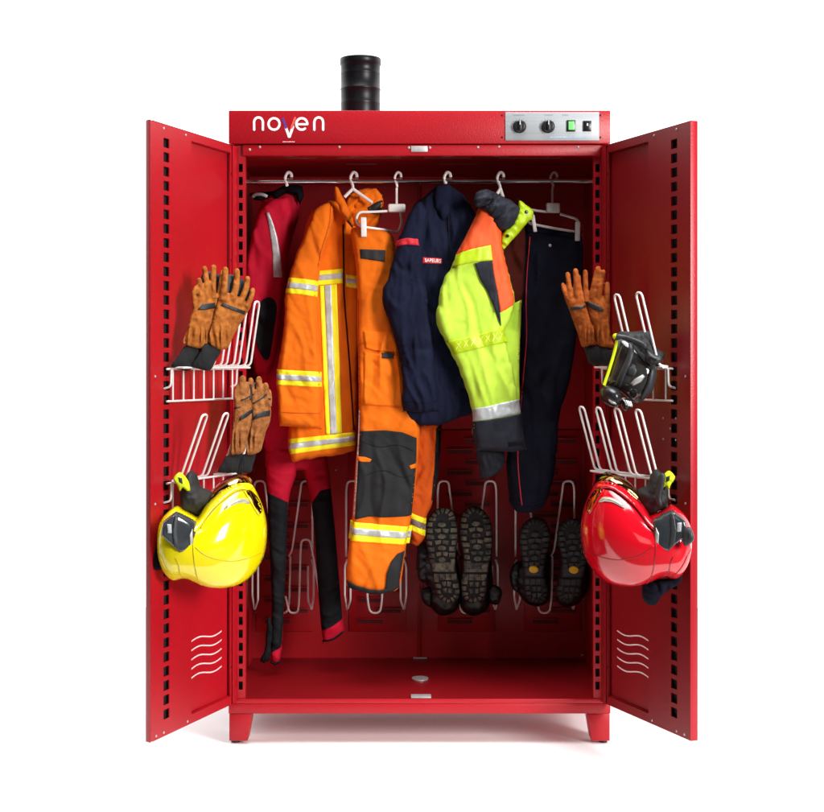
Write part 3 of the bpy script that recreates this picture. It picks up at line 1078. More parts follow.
# ------------------------------------------------------------------ crimson suit (left)
CF = [(0.008, 13, 90, 0.8, 3.1)]
suit = thing('rescue_suit', 'crimson stretch rescue suit with black elbow and leg panels, hanging leftmost on the rail', 'suit', tuple(W(290, 660, 0.40)))
to = Puff([(262, 200), (280, 191), (299, 188), (301, 200), (297, 225), (289, 250), (286, 285), (300, 330), (318, 400), (325, 468), (316, 476), (300, 470), (280, 474), (266, 468), (262, 420), (255, 350), (250, 300), (252, 240)], 0.40, 0.045, jit=1.3, folds=CF, bumps=[(0.004, 14, 40, 1.0)], q=2.6)
tor = to.obj('torso', CRIMSON, suit)
sl = Puff([(264, 206), (275, 199), (289, 196), (293, 215), (288.5, 245), (285.5, 283), (282, 310), (275, 357), (268, 374), (256, 374), (250, 340), (246, 300), (247, 262), (254, 228)], 0.335, 0.045, jit=1.3, folds=[(0.009, 17, 60, 0.9, 7.7)], bumps=[(0.004, 16, 30, 2.0)], q=3.0)
slo = sl.obj('sleeve', CRIMSON, suit)
overlay('reflective_strip', [(267.6, 214), (270.5, 214), (275, 226), (278.6, 239), (282, 258.5), (283.4, 278), (274.6, 278), (274, 254.6), (271.5, 235)], sl, SILVER, slo)
overlay('elbow_patch', [(263, 302), (271, 298), (277, 303), (277.5, 315), (272, 350), (268, 360), (261, 352), (256.5, 335), (257, 317)], sl, SUITBLACK, slo, 0.005, smooth=True)
Puff([(270, 194), (283, 186.5), (296, 184.5), (302.5, 186), (303.5, 196), (300, 205), (296, 196), (286, 194), (276, 199)], 0.36, 0.03, jit=1.3, step=1.6, bumps=[(0.004, 6, 6, 3)]).obj('collar', SUITBLACK, suit)
Puff([(249.5, 194), (256, 192.2), (266, 191.8), (280, 191), (277, 199), (266, 200.5), (255, 200)], 0.40, 0.012, step=1.5).obj('neck_lining', SUITBLACK, suit)
b = MB(); b.tube(smooth3([W(253, 196.5, 0.36), W(256, 194.5, 0.35), W(262, 194.5, 0.34), (W(267, 196.5, 0.345))]), 0.006, 8); b.obj('neck_ring', SILVER, suit)
lg1 = Puff([(266, 452), (283, 446), (299, 452), (295, 478), (289, 500), (287, 530), (286, 560), (284, 600), (282.3, 640), (281, 652), (280, 662), (276, 665), (271.5, 662), (270, 648), (272, 600), (270, 560), (268, 510)], 0.37, 0.035, jit=1.3, folds=[(0.006, 12, 20, 0.8, 5)], bumps=[(0.004, 10, 20, 4.0)])
l1 = lg1.obj('trouser_leg', CRIMSON, suit)
overlay('leg_panel', [(267.2, 492), (277, 496), (288.2, 502), (287, 530), (286.2, 560), (284.2, 600), (282.4, 638), (280.8, 647), (275, 650), (270.6, 652), (271.2, 625), (272, 600), (270, 560), (268, 515)], lg1, SUITBLACK, l1)
overlay('cuff_hem', strip([(271, 661.5), (275.5, 664), (280.4, 661)], 2.2), lg1, SUITBLACK, l1)
Puff([(267, 619), (271, 617), (272.5, 630), (271, 648), (269.5, 660), (264, 663), (259.8, 661), (264.5, 650), (266, 635)], 0.34, 0.012, jit=1.3, step=1.4, folds=[(0.004, 4, 90, 0.6, 2)]).obj('zip_flap', SUITBLACK, l1)
lg2 = Puff([(302, 455), (314, 449), (327, 455), (331, 490), (335, 530), (339, 580), (342, 612), (344.5, 631), (335, 639), (323, 642.5), (320.5, 620), (317.5, 580), (314.5, 530), (311, 500), (305, 478)], 0.39, 0.035, jit=1.3, folds=[(0.006, 12, 160, 0.8, 6)], bumps=[(0.004, 10, 20, 5.0)])
l2 = lg2.obj('trouser_leg', CRIMSON, suit)
overlay('leg_panel', [(311.5, 503), (316, 497), (321, 490), (330.5, 488), (335, 530), (339, 580), (342, 612), (342.6, 618), (332, 625), (321.6, 630), (320.5, 620), (317.5, 580), (314.5, 530)], lg2, SUITBLACK, l2)
overlay('cuff_hem', strip([(322.5, 641), (334, 638), (344, 630.5)], 2.2), lg2, SUITBLACK, l2)

# ------------------------------------------------------------------ orange coat
coat = thing('firefighter_coat', 'bright orange firefighter coat with broad yellow and silver reflective bands', 'coat', tuple(W(322, 456, 0.27)))
cb = Puff([(312, 212), (330, 200), (346, 203), (362, 212), (361, 300), (358.5, 380), (357, 437), (355.5, 451), (340, 455), (322, 457.5), (305, 460), (293, 461.5), (289, 452), (287.5, 434), (294, 400), (298, 300), (304, 235)], 0.28, 0.055, jit=1.3, q=3.2,
          folds=[(0.007, 24, 95, 0.7, 11.3), (0.0014, 9, 80, 0.7, 13)], bumps=[(0.004, 22, 60, 3.3)])
cbo = cb.obj('coat_body', ORANGE, coat)
cs = Puff([(318, 207), (330.5, 202), (334, 215), (329, 240), (320.5, 266), (317.5, 300), (319.5, 340), (322, 372), (321.5, 405), (320.5, 428), (300, 427.5), (280, 425.5), (278, 405), (276.4, 386), (277, 371), (281, 343), (284, 321), (285.5, 295), (293, 264), (303, 238), (309.5, 221)], 0.22, 0.050, jit=1.3, q=3.0,
          folds=[(0.008, 22, 84, 0.6, 21.0), (0.002, 9, 60, 0.7, 31.0), (0.002, 7, 25, 0.7, 33.0)], bumps=[(0.004, 18, 30, 8.0)])
cso = cs.obj('sleeve', ORANGE, coat)


def band(name, quad, puff, parent, lift=0.003, t0=0.30, t1=0.66, m2=SILVER):
    """quad: left-top, right-top, right-bottom, left-bottom. yellow tape with a silver middle"""
    a, bq, c, d = [np.array(p, float) for p in quad]
    y = overlay(name, [a, bq, c, d], puff, NEON, parent, lift)
    overlay('silver_strip', [a + (d - a) * t0, bq + (c - bq) * t0, bq + (c - bq) * t1, a + (d - a) * t1], puff, m2, y, lift + 0.0022, lower=-lift - 0.0005)
    return y


band('reflective_band', [(314.8, 272.2), (343.8, 270.0), (344.0, 284.2), (314.8, 286.6)], cb, cbo, 0.0034, m2=SILVER)
vb = [(320.6, 286.8), (337.6, 285.2), (342.8, 432.4), (327.0, 433.6)]
a, bq, c, d = [np.array(p, float) for p in vb]
yb = overlay('reflective_band', vb, cb, NEON, cbo, 0.0032)
overlay('silver_strip', [a + (bq - a) * .28, a + (bq - a) * .68, d + (c - d) * .68, d + (c - d) * .28], cb, SILVER, yb, 0.0054, lower=-0.0036)
band('reflective_band', [(288.6, 438.4), (356, 431.4), (355.6, 444.6), (289.8, 453.6)], cb, cbo, 0.0036)
band('reflective_band', [(346.8, 275.6), (358.6, 277), (358.6, 289.4), (346.8, 287.6)], cb, cbo, 0.0032)
band('reflective_band', [(288.6, 278.0), (318.6, 281.4), (317.4, 297.2), (285.2, 293.4)], cs, cso)
band('reflective_band', [(276.8, 369.4), (321.9, 371.8), (321.9, 387.0), (276.6, 384.6)], cs, cso)
overlay('front_placket', strip([(344.0, 226), (344.6, 262), (345.2, 300), (350, 360), (354.5, 430)], 1.6), cb, LINING, cbo, 0.0042)
overlay('cuff_seam', strip([(279.5, 411.5), (300, 412.5), (320.5, 413)], 0.8), cs, ORANGE_D, cso, 0.002)
overlay('shoulder_seam', strip([(331, 204), (330, 225), (322, 252), (318.5, 268)], 0.8), cs, ORANGE_D, cso, 0.002)
# collar
ck = Puff([(333.6, 186.2), (338, 188.5), (343, 198), (350, 211), (354.5, 224), (352, 228), (345, 219), (339, 209), (335, 198)], 0.19, 0.018, jit=1.3, step=1.5, bumps=[(0.004, 6, 8, 1)])
cko = ck.obj('collar_flap', ORANGE, coat)
overlay('collar_edge', strip([(342.5, 213.5), (347, 220), (352.5, 227.2)], 1.8), ck, BLACKMAT, cko, 0.002)
c2 = Puff([(343.5, 206), (349, 196), (358, 190), (368, 188), (378, 190.5), (383, 199), (382, 209), (378.5, 222), (374, 232), (362, 229), (354, 226), (350, 218)], 0.238, 0.030, jit=1.3, step=1.6, folds=[(0.010, 12, 150, 0.8, 4)], bumps=[(0.004, 9, 9, 2)], q=3.0)
c2o = c2.obj('collar', ORANGE, coat)
overlay('collar_lining', [(368, 208.5), (377, 203), (383, 200.5), (382.8, 206.8), (381, 212.5), (374.5, 215), (369.5, 214)], c2, BLACKMAT, c2o, 0.003)
c3 = Puff([(352, 203), (357, 194), (366, 189), (376, 189), (382, 195), (381, 202), (374, 206), (366, 210), (358, 213)], 0.222, 0.014, jit=1.3, step=1.5, bumps=[(0.005, 7, 7, 12)], folds=[(0.006, 9, 160, 0.7, 14)])
c3.obj('collar_fold', ORANGE, coat)

# ------------------------------------------------------------------ orange trousers
tr = thing('firefighter_trousers', 'bright orange firefighter trousers with grey knee panel hanging by a clip', 'trousers', tuple(W(380, 594, 0.17)))
t2 = Puff([(405, 418), (425, 414), (441, 420), (441, 440), (437.5, 475), (432.5, 503), (425.5, 519), (424.5, 538), (418, 546), (410, 544), (405, 500)], 0.24, 0.04, jit=1.3, folds=[(0.011, 12, 80, 1.0, 41), (0.005, 7, 50, 0.8, 43)], bumps=[(0.004, 10, 30, 6)], q=2.6)
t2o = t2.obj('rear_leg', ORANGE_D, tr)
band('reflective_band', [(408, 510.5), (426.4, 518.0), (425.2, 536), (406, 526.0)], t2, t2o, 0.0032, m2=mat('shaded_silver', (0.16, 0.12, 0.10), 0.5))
overlay('knee_panel', [(436.5, 428), (441.6, 424), (440.6, 448), (438.0, 475), (433.5, 500), (431.6, 500), (434.5, 470)], t2, SUITBLACK, t2o, 0.006)
tl = Puff([(351, 230), (358, 227.5), (375, 229), (390, 233), (395, 248), (398, 300), (402, 340), (411, 395), (419.5, 425), (418, 460), (415.4, 487), (410, 525), (405.5, 550), (399.5, 586), (388, 592), (375.5, 594), (360, 591), (348.4, 587), (345.8, 579), (348.4, 549), (352.5, 514), (355.5, 465), (358.5, 432), (358.5, 376), (357.5, 330), (357.2, 290), (355.4, 262), (352.6, 246)],
          0.17, 0.060, q=3.2, folds=[(0.008, 24, 88, 0.7, 51), (0.0018, 12, 35, 0.8, 57)], bumps=[(0.004, 16, 50, 9)])
tlo = tl.obj('front_leg', ORANGE, tr)
overlay('waist_strap', [(360.6, 250.4), (386, 251.6), (385, 263.2), (361.2, 259.6)], tl, BLACKMAT, tlo)
kp = overlay('knee_panel', [(360.2, 430.4), (385, 429.4), (402, 431.4), (416.6, 437.2), (416.4, 460), (414.4, 487), (411.8, 514.4), (385, 515.4), (370, 514.6), (355.6, 517.4), (357.2, 490), (358.8, 460)], tl, KNEE, tlo, 0.0060)
overlay('knee_dart', [(357.6, 455.2), (366, 455.8), (372.2, 458.2), (370.5, 460.8), (364, 460.6), (357.4, 459.4)], tl, ORANGE, kp, 0.0085, step=1.2, lower=-0.003)
overlay('knee_dart', [(409.4, 464.4), (417, 461.8), (416.6, 466.6), (410.6, 467.6)], tl, ORANGE, kp, 0.0085, step=1.2, lower=-0.003)
for sm in ([(363, 441), (380, 446), (398, 444), (413, 450)], [(366, 474), (384, 469), (402, 476), (412, 474)]):
    overlay('panel_crease', strip(sm, 0.7), tl, SUITBLACK, kp, 0.0072, lower=-0.003)
band('reflective_band', [(350.4, 519.8), (412.4, 525.6), (409.4, 543.2), (348.6, 538.4)], tl, tlo, 0.0032)
overlay('inner_ankle_panel', [(404.8, 549.2), (398, 551.5), (391.5, 559), (387, 571), (385.6, 589.6), (392, 590), (398.6, 585.6)], tl, KNEE, tlo, 0.007)
overlay('bottom_hem', [(346.6, 578.8), (356, 583), (368, 586.6), (378, 588.0), (389, 586.0), (399.8, 580.0), (399.2, 586.2), (388, 592), (375.5, 593.8), (360, 590.8), (348.6, 586.8)], tl, KNEE, tlo, 0.0085)
pk = overlay('thigh_pocket', [(365.0, 352), (380, 354.5), (398, 356), (402.5, 405.2), (384, 405.4), (364.6, 404.2)], tl, ORANGE, tlo, 0.0050)
overlay('pocket_flap', [(364.2, 331.5), (380, 332.4), (399.6, 333), (402.5, 351), (390, 352), (374, 350.6), (366.5, 348.2)], tl, ORANGE, tlo, 0.0065)
overlay('pocket_tab', [(382.5, 352.8), (393.8, 353.6), (393.8, 358.8), (382.2, 358.4)], tl, BLACKMAT, pk, 0.0085, lower=-0.003)
overlay('side_zip', strip([(358.6, 300), (358.8, 340), (360.0, 400), (360, 425)], 0.9), tl, ORANGE_D, tlo, 0.003)
overlay('side_piping', strip([(359.6, 410), (358.6, 440), (356.8, 480), (354.2, 515)], 1.4), tl, GREYWIRE, tlo, 0.0045)

# ------------------------------------------------------------------ navy jacket
nj = thing('navy_jacket', 'dark navy blue jacket with a red sleeve band and red chest strip', 'jacket', tuple(W(440, 424, 0.13)))
nb = Puff([(413, 206), (424, 197), (436, 186.5), (447, 185), (462, 194), (474, 212), (486, 246), (488, 330), (486, 400), (470, 414), (455, 419), (442, 424.5), (420, 425), (399, 418), (398, 405), (404, 380), (406, 330), (404, 262), (408, 226)], 0.15, 0.060, jit=1.3, q=3.0,
          folds=[(0.010, 15, 92, 0.7, 61), (0.004, 7, 85, 0.7, 63)], bumps=[(0.004, 16, 50, 15)])
nbo = nb.obj('jacket_body', NAVY, nj)
ns = Puff([(413, 206), (421, 200.5), (429, 212), (424.5, 246), (422.5, 270), (427, 293), (430.5, 322), (435.4, 366), (438.2, 403), (438, 411), (420, 412.5), (403.4, 411), (401.2, 396), (403, 381), (399, 354), (391, 327), (383.5, 306), (382.4, 292), (388, 277), (393, 260), (397, 241), (405, 223)], 0.09, 0.050, jit=1.3, q=2.6,
          folds=[(0.009, 12, 84, 0.6, 71), (0.0025, 6, 92, 0.6, 77)], bumps=[(0.004, 12, 30, 16)], step=2.0)
nso = ns.obj('sleeve', NAVY, nj)
overlay('sleeve_band', [(396.4, 240.8), (407, 239.2), (418.0, 240.2), (419.2, 246.6), (407, 245.8), (394.8, 247.4)], ns, REDTAPE, nso, 0.003)
ch = overlay('chest_strip', [(421.4, 258.6), (441.5, 259.8), (441.5, 265.4), (421.8, 264.6)], nb, REDTAPE, nbo, 0.003)
# chest lettering
cu = bpy.data.curves.new('chest_text', 'FONT')
cu.body = 'SAPEURS'
cu.size = 0.0165
cu.extrude = 0.0006
cu.align_y = 'CENTER'
tob = bpy.data.objects.new('chest_text', cu)
link(tob)
bpy.context.view_layer.update()
dg = bpy.context.evaluated_depsgraph_get()
tm = bpy.data.meshes.new_from_object(tob.evaluated_get(dg))
bpy.data.objects.remove(tob)
vv = []
p0 = W(424.6, 261.7, 0.15)
for v in tm.vertices:
    X, Z = p0.x + v.co.x * 0.82, p0.z + v.co.y - v.co.x * 0.05
    vv.append((X, nb.y_at(X, Z) - 0.0042 - v.co.z, Z))
mesh_obj('lettering', vv, [tuple(p.vertices) for p in tm.polygons], WHITE, ch, smooth=False)
nc = Puff([(433, 197), (435.5, 186.5), (441, 184.5), (448, 183.8), (452, 190), (453, 200), (451, 214), (444, 222), (437, 214)], 0.10, 0.022, jit=1.3, step=1.6, folds=[(0.006, 9, 80, 0.8, 8)])
nco = nc.obj('collar', NAVY, nj)
overlay('front_zip', strip([(447.5, 214), (448, 230), (449, 256), (450, 300), (450, 360)], 1.2), nb, SUITBLACK, nbo, 0.003)
overlay('cuff_seam', strip([(402.4, 400), (418, 402.5), (437.8, 401)], 0.8), ns, NAVY_D, nso, 0.002)

# ------------------------------------------------------------------ hi-vis jacket
hv = thing('high_visibility_jacket', 'lime and orange high visibility jacket with dark hood collar and silver sleeve band', 'jacket', tuple(W(490, 476, 0.06)))
hb = Puff([(482, 208), (500, 202), (520, 212), (526, 240), (523, 300), (520, 360), (521, 415), (505, 424), (488, 420), (478, 380), (470, 310), (474, 240)], 0.10, 0.030, jit=1.3, q=3.0, folds=[(0.008, 14, 85, 0.9, 81)])
hbo = hb.obj('jacket_back', LINING, hv)
overlay('lower_back', [(496, 312), (521.4, 300), (518.8, 360), (519.5, 400), (498, 404)], hb, LIME, hbo, 0.003)
h2 = Puff([(475, 442), (500, 440), (506, 462), (495, 475.5), (481, 478), (477.5, 462)], 0.12, 0.03, jit=1.3, step=1.8, folds=[(0.006, 8, 80, 0.8, 82)])
h2.obj('far_cuff', SLATE, hv)
hs = Puff([(479, 208), (486, 204), (496, 214), (502, 232), (503, 250), (509.5, 276), (514.5, 300), (511, 318), (504.5, 334), (508.5, 352), (513.5, 372), (519.6, 408), (522, 432), (525.4, 449), (512, 451), (494, 450), (476.5, 449.5), (473, 434), (472.4, 415), (468.5, 398), (461, 376), (452, 355), (444.5, 340), (438, 327), (436.4, 313), (442, 284), (451, 267), (458, 253), (464.5, 240), (472, 224)], 0.06, 0.055, jit=1.3, q=3.0,
          folds=[(0.006, 22, 78, 0.6, 91), (0.0016, 9, 110, 0.6, 97)], bumps=[(0.004, 16, 40, 17)], step=2.0)
hso = hs.obj('front_and_sleeve', LIME, hv)
overlay('orange_yoke', [(479.2, 208.5), (485.8, 205), (495.6, 214.5), (501.6, 233), (502.6, 251), (509, 276.5), (513.8, 299), (512.8, 305.4), (506, 309.6), (499.4, 313.2), (496.6, 295), (492.6, 275), (491, 262), (489.8, 246.6), (472, 250.6), (455.4, 255.4), (463.8, 240.0), (471.4, 224.6)], hs, HVORANGE, hso, 0.0065)
overlay('yellow_chest_tape', [(456, 254.8), (472, 250.4), (490, 246.4), (491.6, 261.6), (474, 263.4), (451.8, 267.8)], hs, LIMEYEL, hso, 0.0085)
overlay('slate_wedge', [(474.0, 264.8), (482, 262.6), (491, 262.2), (493.2, 278), (497, 296), (500.2, 326), (494, 311), (486.6, 292), (479, 279.5)], hs, SLATE, hso, 0.0080)
ct = overlay('prismatic_tape', [(445.2, 341.8), (460, 339.4), (482, 333.6), (503.8, 328.0), (508.0, 342.0), (484, 347.2), (468, 351.4), (452.6, 354.8)], hs, LIMEYEL, hso, 0.0032)
xs = []
for i in range(7):
    x = 455 + i * 7.2
    y = 352.5 - (x - 452) * 0.235
    xs.append(strip([(x, y - 1.0), (x + 6.2, y - 11.6)], 0.6, False))
    xs.append(strip([(x, y - 10.2), (x + 6.2, y - 2.6)], 0.6, False))
overlays('tape_pattern', xs, hs, mat('pale_tape_weld', (0.80, 0.88, 0.20), 0.4), ct, 0.0046, step=2.5, lower=-0.003)
overlay('silver_band', [(472.4, 408.4), (487, 406.0), (505, 401.6), (518.8, 399.0), (520.8, 412.6), (505, 415.6), (488, 418.6), (473, 420.8)], hs, SILVER, hso, 0.0036)
cf = overlay('slate_cuff', [(472.2, 421.4), (488, 419.2), (505, 416.2), (521.6, 413.2), (523.2, 432), (526.2, 449.6), (512, 451.9), (494, 450.9), (476, 450.4), (472.4, 434)], hs, SLATE, hso, 0.0040)
overlay('cuff_tab', [(507, 441.4), (522.8, 439.6), (524, 444.6), (507.4, 446.4)], hs, SUITBLACK, cf, 0.0055, lower=-0.002)
hc = Puff([(474, 205), (474.5, 195), (480, 189.5), (490, 190), (501, 195.5), (512, 201), (520.5, 208.5), (518, 219), (511, 228), (503, 231), (496.5, 227.5), (490.5, 219), (485.5, 211), (479, 208.5)], 0.03, 0.035, jit=1.3, step=1.5, folds=[(0.012, 9, 150, 1.0, 101)], bumps=[(0.004, 8, 8, 19)])
hco = hc.obj('hood_collar', SLATE, hv)
hc2 = Puff([(474.5, 204), (475, 194.5), (481, 190), (491, 193), (494, 199), (487, 201), (481, 206), (477, 208)], -0.005, 0.018, jit=1.3, step=1.4, folds=[(0.007, 6, 160, 0.9, 103)])
hc2.obj('hood_roll', SLATE, hv)
hp = Puff([(518.8, 200), (526, 204.5), (533.4, 211.5), (533, 219), (527, 223.5), (520, 231), (511.5, 241), (503.0, 250.5), (501.4, 244), (502.6, 233), (510, 225), (517, 216)], 0.035, 0.014, jit=1.3, step=1.5, folds=[(0.005, 9, 40, 0.7, 105)])
hpo = hp.obj('neck_placket', LIMEYEL, hv)
overlay('snap', ellipse(526.2, 212.3, 1.7, 1.7), hp, BLACKPL, hpo, 0.003, step=0.9)
overlay('snap', ellipse(507.2, 236.4, 1.7, 1.6), hp, BLACKPL, hpo, 0.003, step=0.9)

# ------------------------------------------------------------------ navy trousers
nt_ = thing('navy_trousers', 'very dark navy trousers with thin red side piping, hanging rightmost', 'trousers', tuple(W(530, 512, 0.16)))
nl = Puff([(523.5, 224.5), (540, 226), (560, 229), (581, 233), (583, 262), (577, 330), (570, 380), (560, 412), (557, 450), (553, 478), (547, 500), (543, 509), (528, 513.4), (515.5, 511), (510, 503), (508, 480), (507, 454), (515, 420), (519.5, 380), (517.5, 330), (518.2, 281), (521, 245)], 0.17, 0.055, jit=1.3, q=3.0,
          folds=[(0.006, 20, 88, 0.6, 111), (0.002, 9, 80, 0.6, 113)], bumps=[(0.004, 16, 50, 21)])
nlo = nl.obj('legs', NAVY_D, nt_)
overlay('red_piping', strip([(528.8, 238), (526.2, 270), (524.8, 300), (525.2, 340), (521.5, 385), (518.4, 425), (516.6, 455), (518.0, 480), (521, 504)], 0.9), nl, REDTAPE, nlo, 0.003)
overlay('waist_band', [(523.6, 226), (540, 227), (560, 230), (580.6, 234), (580.6, 241), (560, 237), (540, 234), (523.2, 233)], nl, NAVY_D, nlo, 0.0045)
overlay('pocket_edge', strip([(534, 281), (539, 274), (545.5, 266), (546.5, 258)], 0.9), nl, NAVY, nlo, 0.003)
overlay('snap', ellipse(548.6, 246.8, 1.5, 1.5), nl, ZINC, nlo, 0.003, step=0.9)
overlay('cuff_seam', strip([(511, 499), (528, 503), (545, 499.5)], 0.9), nl, NAVY, nlo, 0.002)

# ------------------------------------------------------------------ boots (hung upside down, soles to the front)
za, zb_ = zoomer(410, 470, 5.41), zoomer(505, 470, 5.41)
GB = 'boots hung sole outwards on the boot racks'


def boot(label, sole_pts, upper_pts, Y, m, heel_y, tabs=(), oval=None, lug_seed=0):
    sp = crom(sole_pts, True, 6)
    arr = np.array(sp)
    c = arr.mean(0)
    t = thing('boot', label, 'boot', tuple(W(c[0], arr[:, 1].max(), Y)), GB)
    up = Puff(upper_pts, Y + 0.075, 0.045, Tb=0.07, step=2.2, bumps=[(0.008, 9, 9, lug_seed + 2)])
    upo = up.obj('upper', LEATHER, t)
    for tb in tabs:
        Puff(tb, Y + 0.05, 0.014, step=1.6, bumps=[(0.004, 5, 5, lug_seed)]).obj('pull_tab', LEATHER, upo)
    so = Puff([tuple(p) for p in sole_pts], Y, 0.014, Tb=0.035, q=3.2, step=1.8)
    sb = MB(); sb.add(so.verts, so.faces)
    # tread: lugs round the edge, blocks in the middle, separate heel
    lugs = []
    n = len(arr)
    seg = np.linalg.norm(np.roll(arr, -1, 0) - arr, axis=1)
    cum = np.concatenate([[0], np.cumsum(seg)])
    L = cum[-1]
    ymin, ymax = arr[:, 1].min(), arr[:, 1].max()

    def at(sv):
        sv = sv % L
        i = min(np.searchsorted(cum, sv, 'right') - 1, n - 1)
        return arr[i] + (arr[(i + 1) % n] - arr[i]) * (sv - cum[i]) / (seg[i] + 1e-9)

    def mid(p):
        # point on the centre line at the same height, softened at the ends
        y = min(max(p[1], ymin + 12), ymax - 11)
        row = arr[np.abs(arr[:, 1] - y) < 3.0]
        return np.array([(row[:, 0].min() + row[:, 0].max()) / 2, y])
    N = 36
    for k in range(N):
        s0, s1 = L * (k + 0.14) / N, L * (k + 0.80) / N
        p0, p1 = at(s0), at(s1)
        if abs((p0[1] + p1[1]) / 2 - heel_y) < 7:
            continue
        q0, q1 = mid(p0), mid(p1)
        d0 = 0.46 + 0.08 * math.sin(k * 2.3 + lug_seed)
        e = 0.06
        lugs.append([p0 + (q0 - p0) * e, p1 + (q1 - p1) * e, p1 + (q1 - p1) * d0, p0 + (q0 - p0) * d0])
    yv = ymin + 17
    k = 0
    while yv < heel_y - 13:
        row = arr[np.abs(arr[:, 1] - yv) < 3.0]
        cxm = (row[:, 0].min() + row[:, 0].max()) / 2
        hw = (row[:, 0].max() - row[:, 0].min()) / 2 * 0.40
        if k % 2 == 0:
            lugs.append(ellipse(cxm, yv, hw * 0.66, 2.5, 0, 10))
        else:
            for sg in (-1, 1):
                lugs.append([(cxm + sg * hw * 0.10, yv - 2.3), (cxm + sg * hw * 1.1, yv - 1.4), (cxm + sg * hw * 0.9, yv + 2.3), (cxm + sg * hw * 0.16, yv + 1.4)])
        yv += 5.8
        k += 1
    # shank plate
    row = arr[np.abs(arr[:, 1] - (heel_y - 6)) < 3.0]
    x0, x1 = row[:, 0].min() + 1.5, row[:, 0].max() - 1.5
    shank = ('shank', [(x0, heel_y - 10.5), (x1, heel_y - 10.5), (x1 - 0.5, heel_y - 1.2), (x0 + 0.5, heel_y - 1.2)])
    # heel blocks
    hl = []
    for yy in (heel_y + 11, heel_y + 17.5):
        row = arr[np.abs(arr[:, 1] - yy) < 3.0]
        if len(row) < 2:
            continue
        cxm = (row[:, 0].min() + row[:, 0].max()) / 2
        hw = (row[:, 0].max() - row[:, 0].min()) / 2 * 0.36
        for sg in (-1, 1):
            hl.append([(cxm + sg * hw * 0.15, yy - 2.6), (cxm + sg * hw, yy - 2.0), (cxm + sg * hw * 0.85, yy + 2.4), (cxm + sg * hw * 0.15, yy + 2.0)])
    row = arr[np.abs(arr[:, 1] - (heel_y + 4)) < 3.0]
    x0, x1 = row[:, 0].min() + 1.2, row[:, 0].max() - 1.2
    for i in range(4):
        a0, a1 = x0 + (x1 - x0) * (i + .06) / 4, x0 + (x1 - x0) * (i + .94) / 4
        hl.append([(a0, heel_y + 1.0), (a1, heel_y + 1.0), (a1, heel_y + 6.8), (a0, heel_y + 6.8)])
    for q_ in lugs + hl:
        sb.add(*overlay_geo(q_, so, 0.0085, 2.4))
    soo = sb.obj('sole', SOLEBASE, t, angle=60)
    soo.data.materials.append(m)
    for fi, pg in enumerate(soo.data.polygons):
        pg.material_index = 1 if fi >= len(so.faces) else 0
    overlay(shank[0], shank[1], so, m, soo, 0.006, step=2.0)
    if oval:
        overlay('sole_badge', ellipse(*oval), so, OVAL, soo, 0.0115, step=1.2)
    return t


boot('black boot with dusty lugged sole, left of the dusty pair', za([(160, 205), (200, 203), (235, 225), (255, 280), (260, 370), (248, 450), (250, 540), (268, 620), (268, 680), (243, 712), (195, 718), (155, 690), (130, 620), (115, 540), (95, 450), (82, 350), (90, 280), (125, 225)]),
     za([(100, 380), (45, 430), (35, 500), (45, 580), (90, 620), (80, 690), (110, 740), (150, 780), (200, 786), (255, 755), (272, 690), (272, 600), (255, 480), (240, 320), (180, 290), (125, 310)]), 0.44, SOLE_DUSTY, 470 + 553 / 5.41,
     [za([(120, 640), (70, 640), (55, 665), (75, 720), (115, 735)]), za([(100, 410), (50, 400), (38, 450), (40, 560), (60, 600), (110, 590)])], None, 1)
boot('black boot with dusty lugged sole, right of the dusty pair', za([(320, 200), (360, 198), (405, 225), (438, 280), (447, 370), (440, 460), (425, 530), (418, 600), (405, 680), (365, 712), (320, 715), (285, 690), (275, 620), (282, 540), (288, 460), (270, 370), (268, 290), (288, 225)]),
     za([(300, 310), (285, 480), (272, 600), (268, 720), (300, 775), (350, 789), (405, 765), (435, 720), (450, 640), (445, 520), (440, 380), (400, 300), (340, 290)]), 0.44, SOLE_DUSTY, 470 + 555 / 5.41,
     [za([(420, 640), (455, 620), (497, 650), (490, 705), (470, 728), (430, 715)])], None, 4)
boot('black boot with yellow sole badge, nearest the dusty pair', zb_([(130, 265), (170, 255), (215, 270), (242, 320), (245, 390), (230, 450), (215, 520), (217, 590), (235, 640), (225, 700), (190, 722), (140, 715), (105, 670), (97, 590), (95, 520), (85, 450), (75, 390), (82, 320)]),
     zb_([(95, 470), (45, 520), (28, 570), (45, 630), (80, 680), (110, 715), (150, 735), (200, 735), (240, 700), (245, 600), (240, 450), (220, 330), (150, 310), (105, 350)]), 0.44, SOLE, 470 + 578 / 5.41,
     [zb_([(80, 500), (40, 520), (25, 570), (40, 640), (80, 650)])], (505 + 152 / 5.41, 470 + 533 / 5.41, 4.8, 3.7, 8), 7)
boot('black boot with yellow sole badge, beside the red helmet', zb_([(320, 275), (360, 262), (405, 280), (430, 340), (440, 420), (440, 520), (420, 590), (408, 660), (372, 715), (320, 720), (280, 690), (275, 640), (292, 590), (303, 520), (300, 450), (285, 400), (282, 340), (295, 300)]),
     zb_([(300, 330), (300, 480), (290, 600), (275, 690), (310, 735), (370, 735), (420, 700), (450, 640), (465, 560), (460, 440), (430, 330), (360, 300)]), 0.44, SOLE, 470 + 582 / 5.41,
     [], (505 + 368 / 5.41, 470 + 536 / 5.41, 4.8, 3.7, 8), 10)


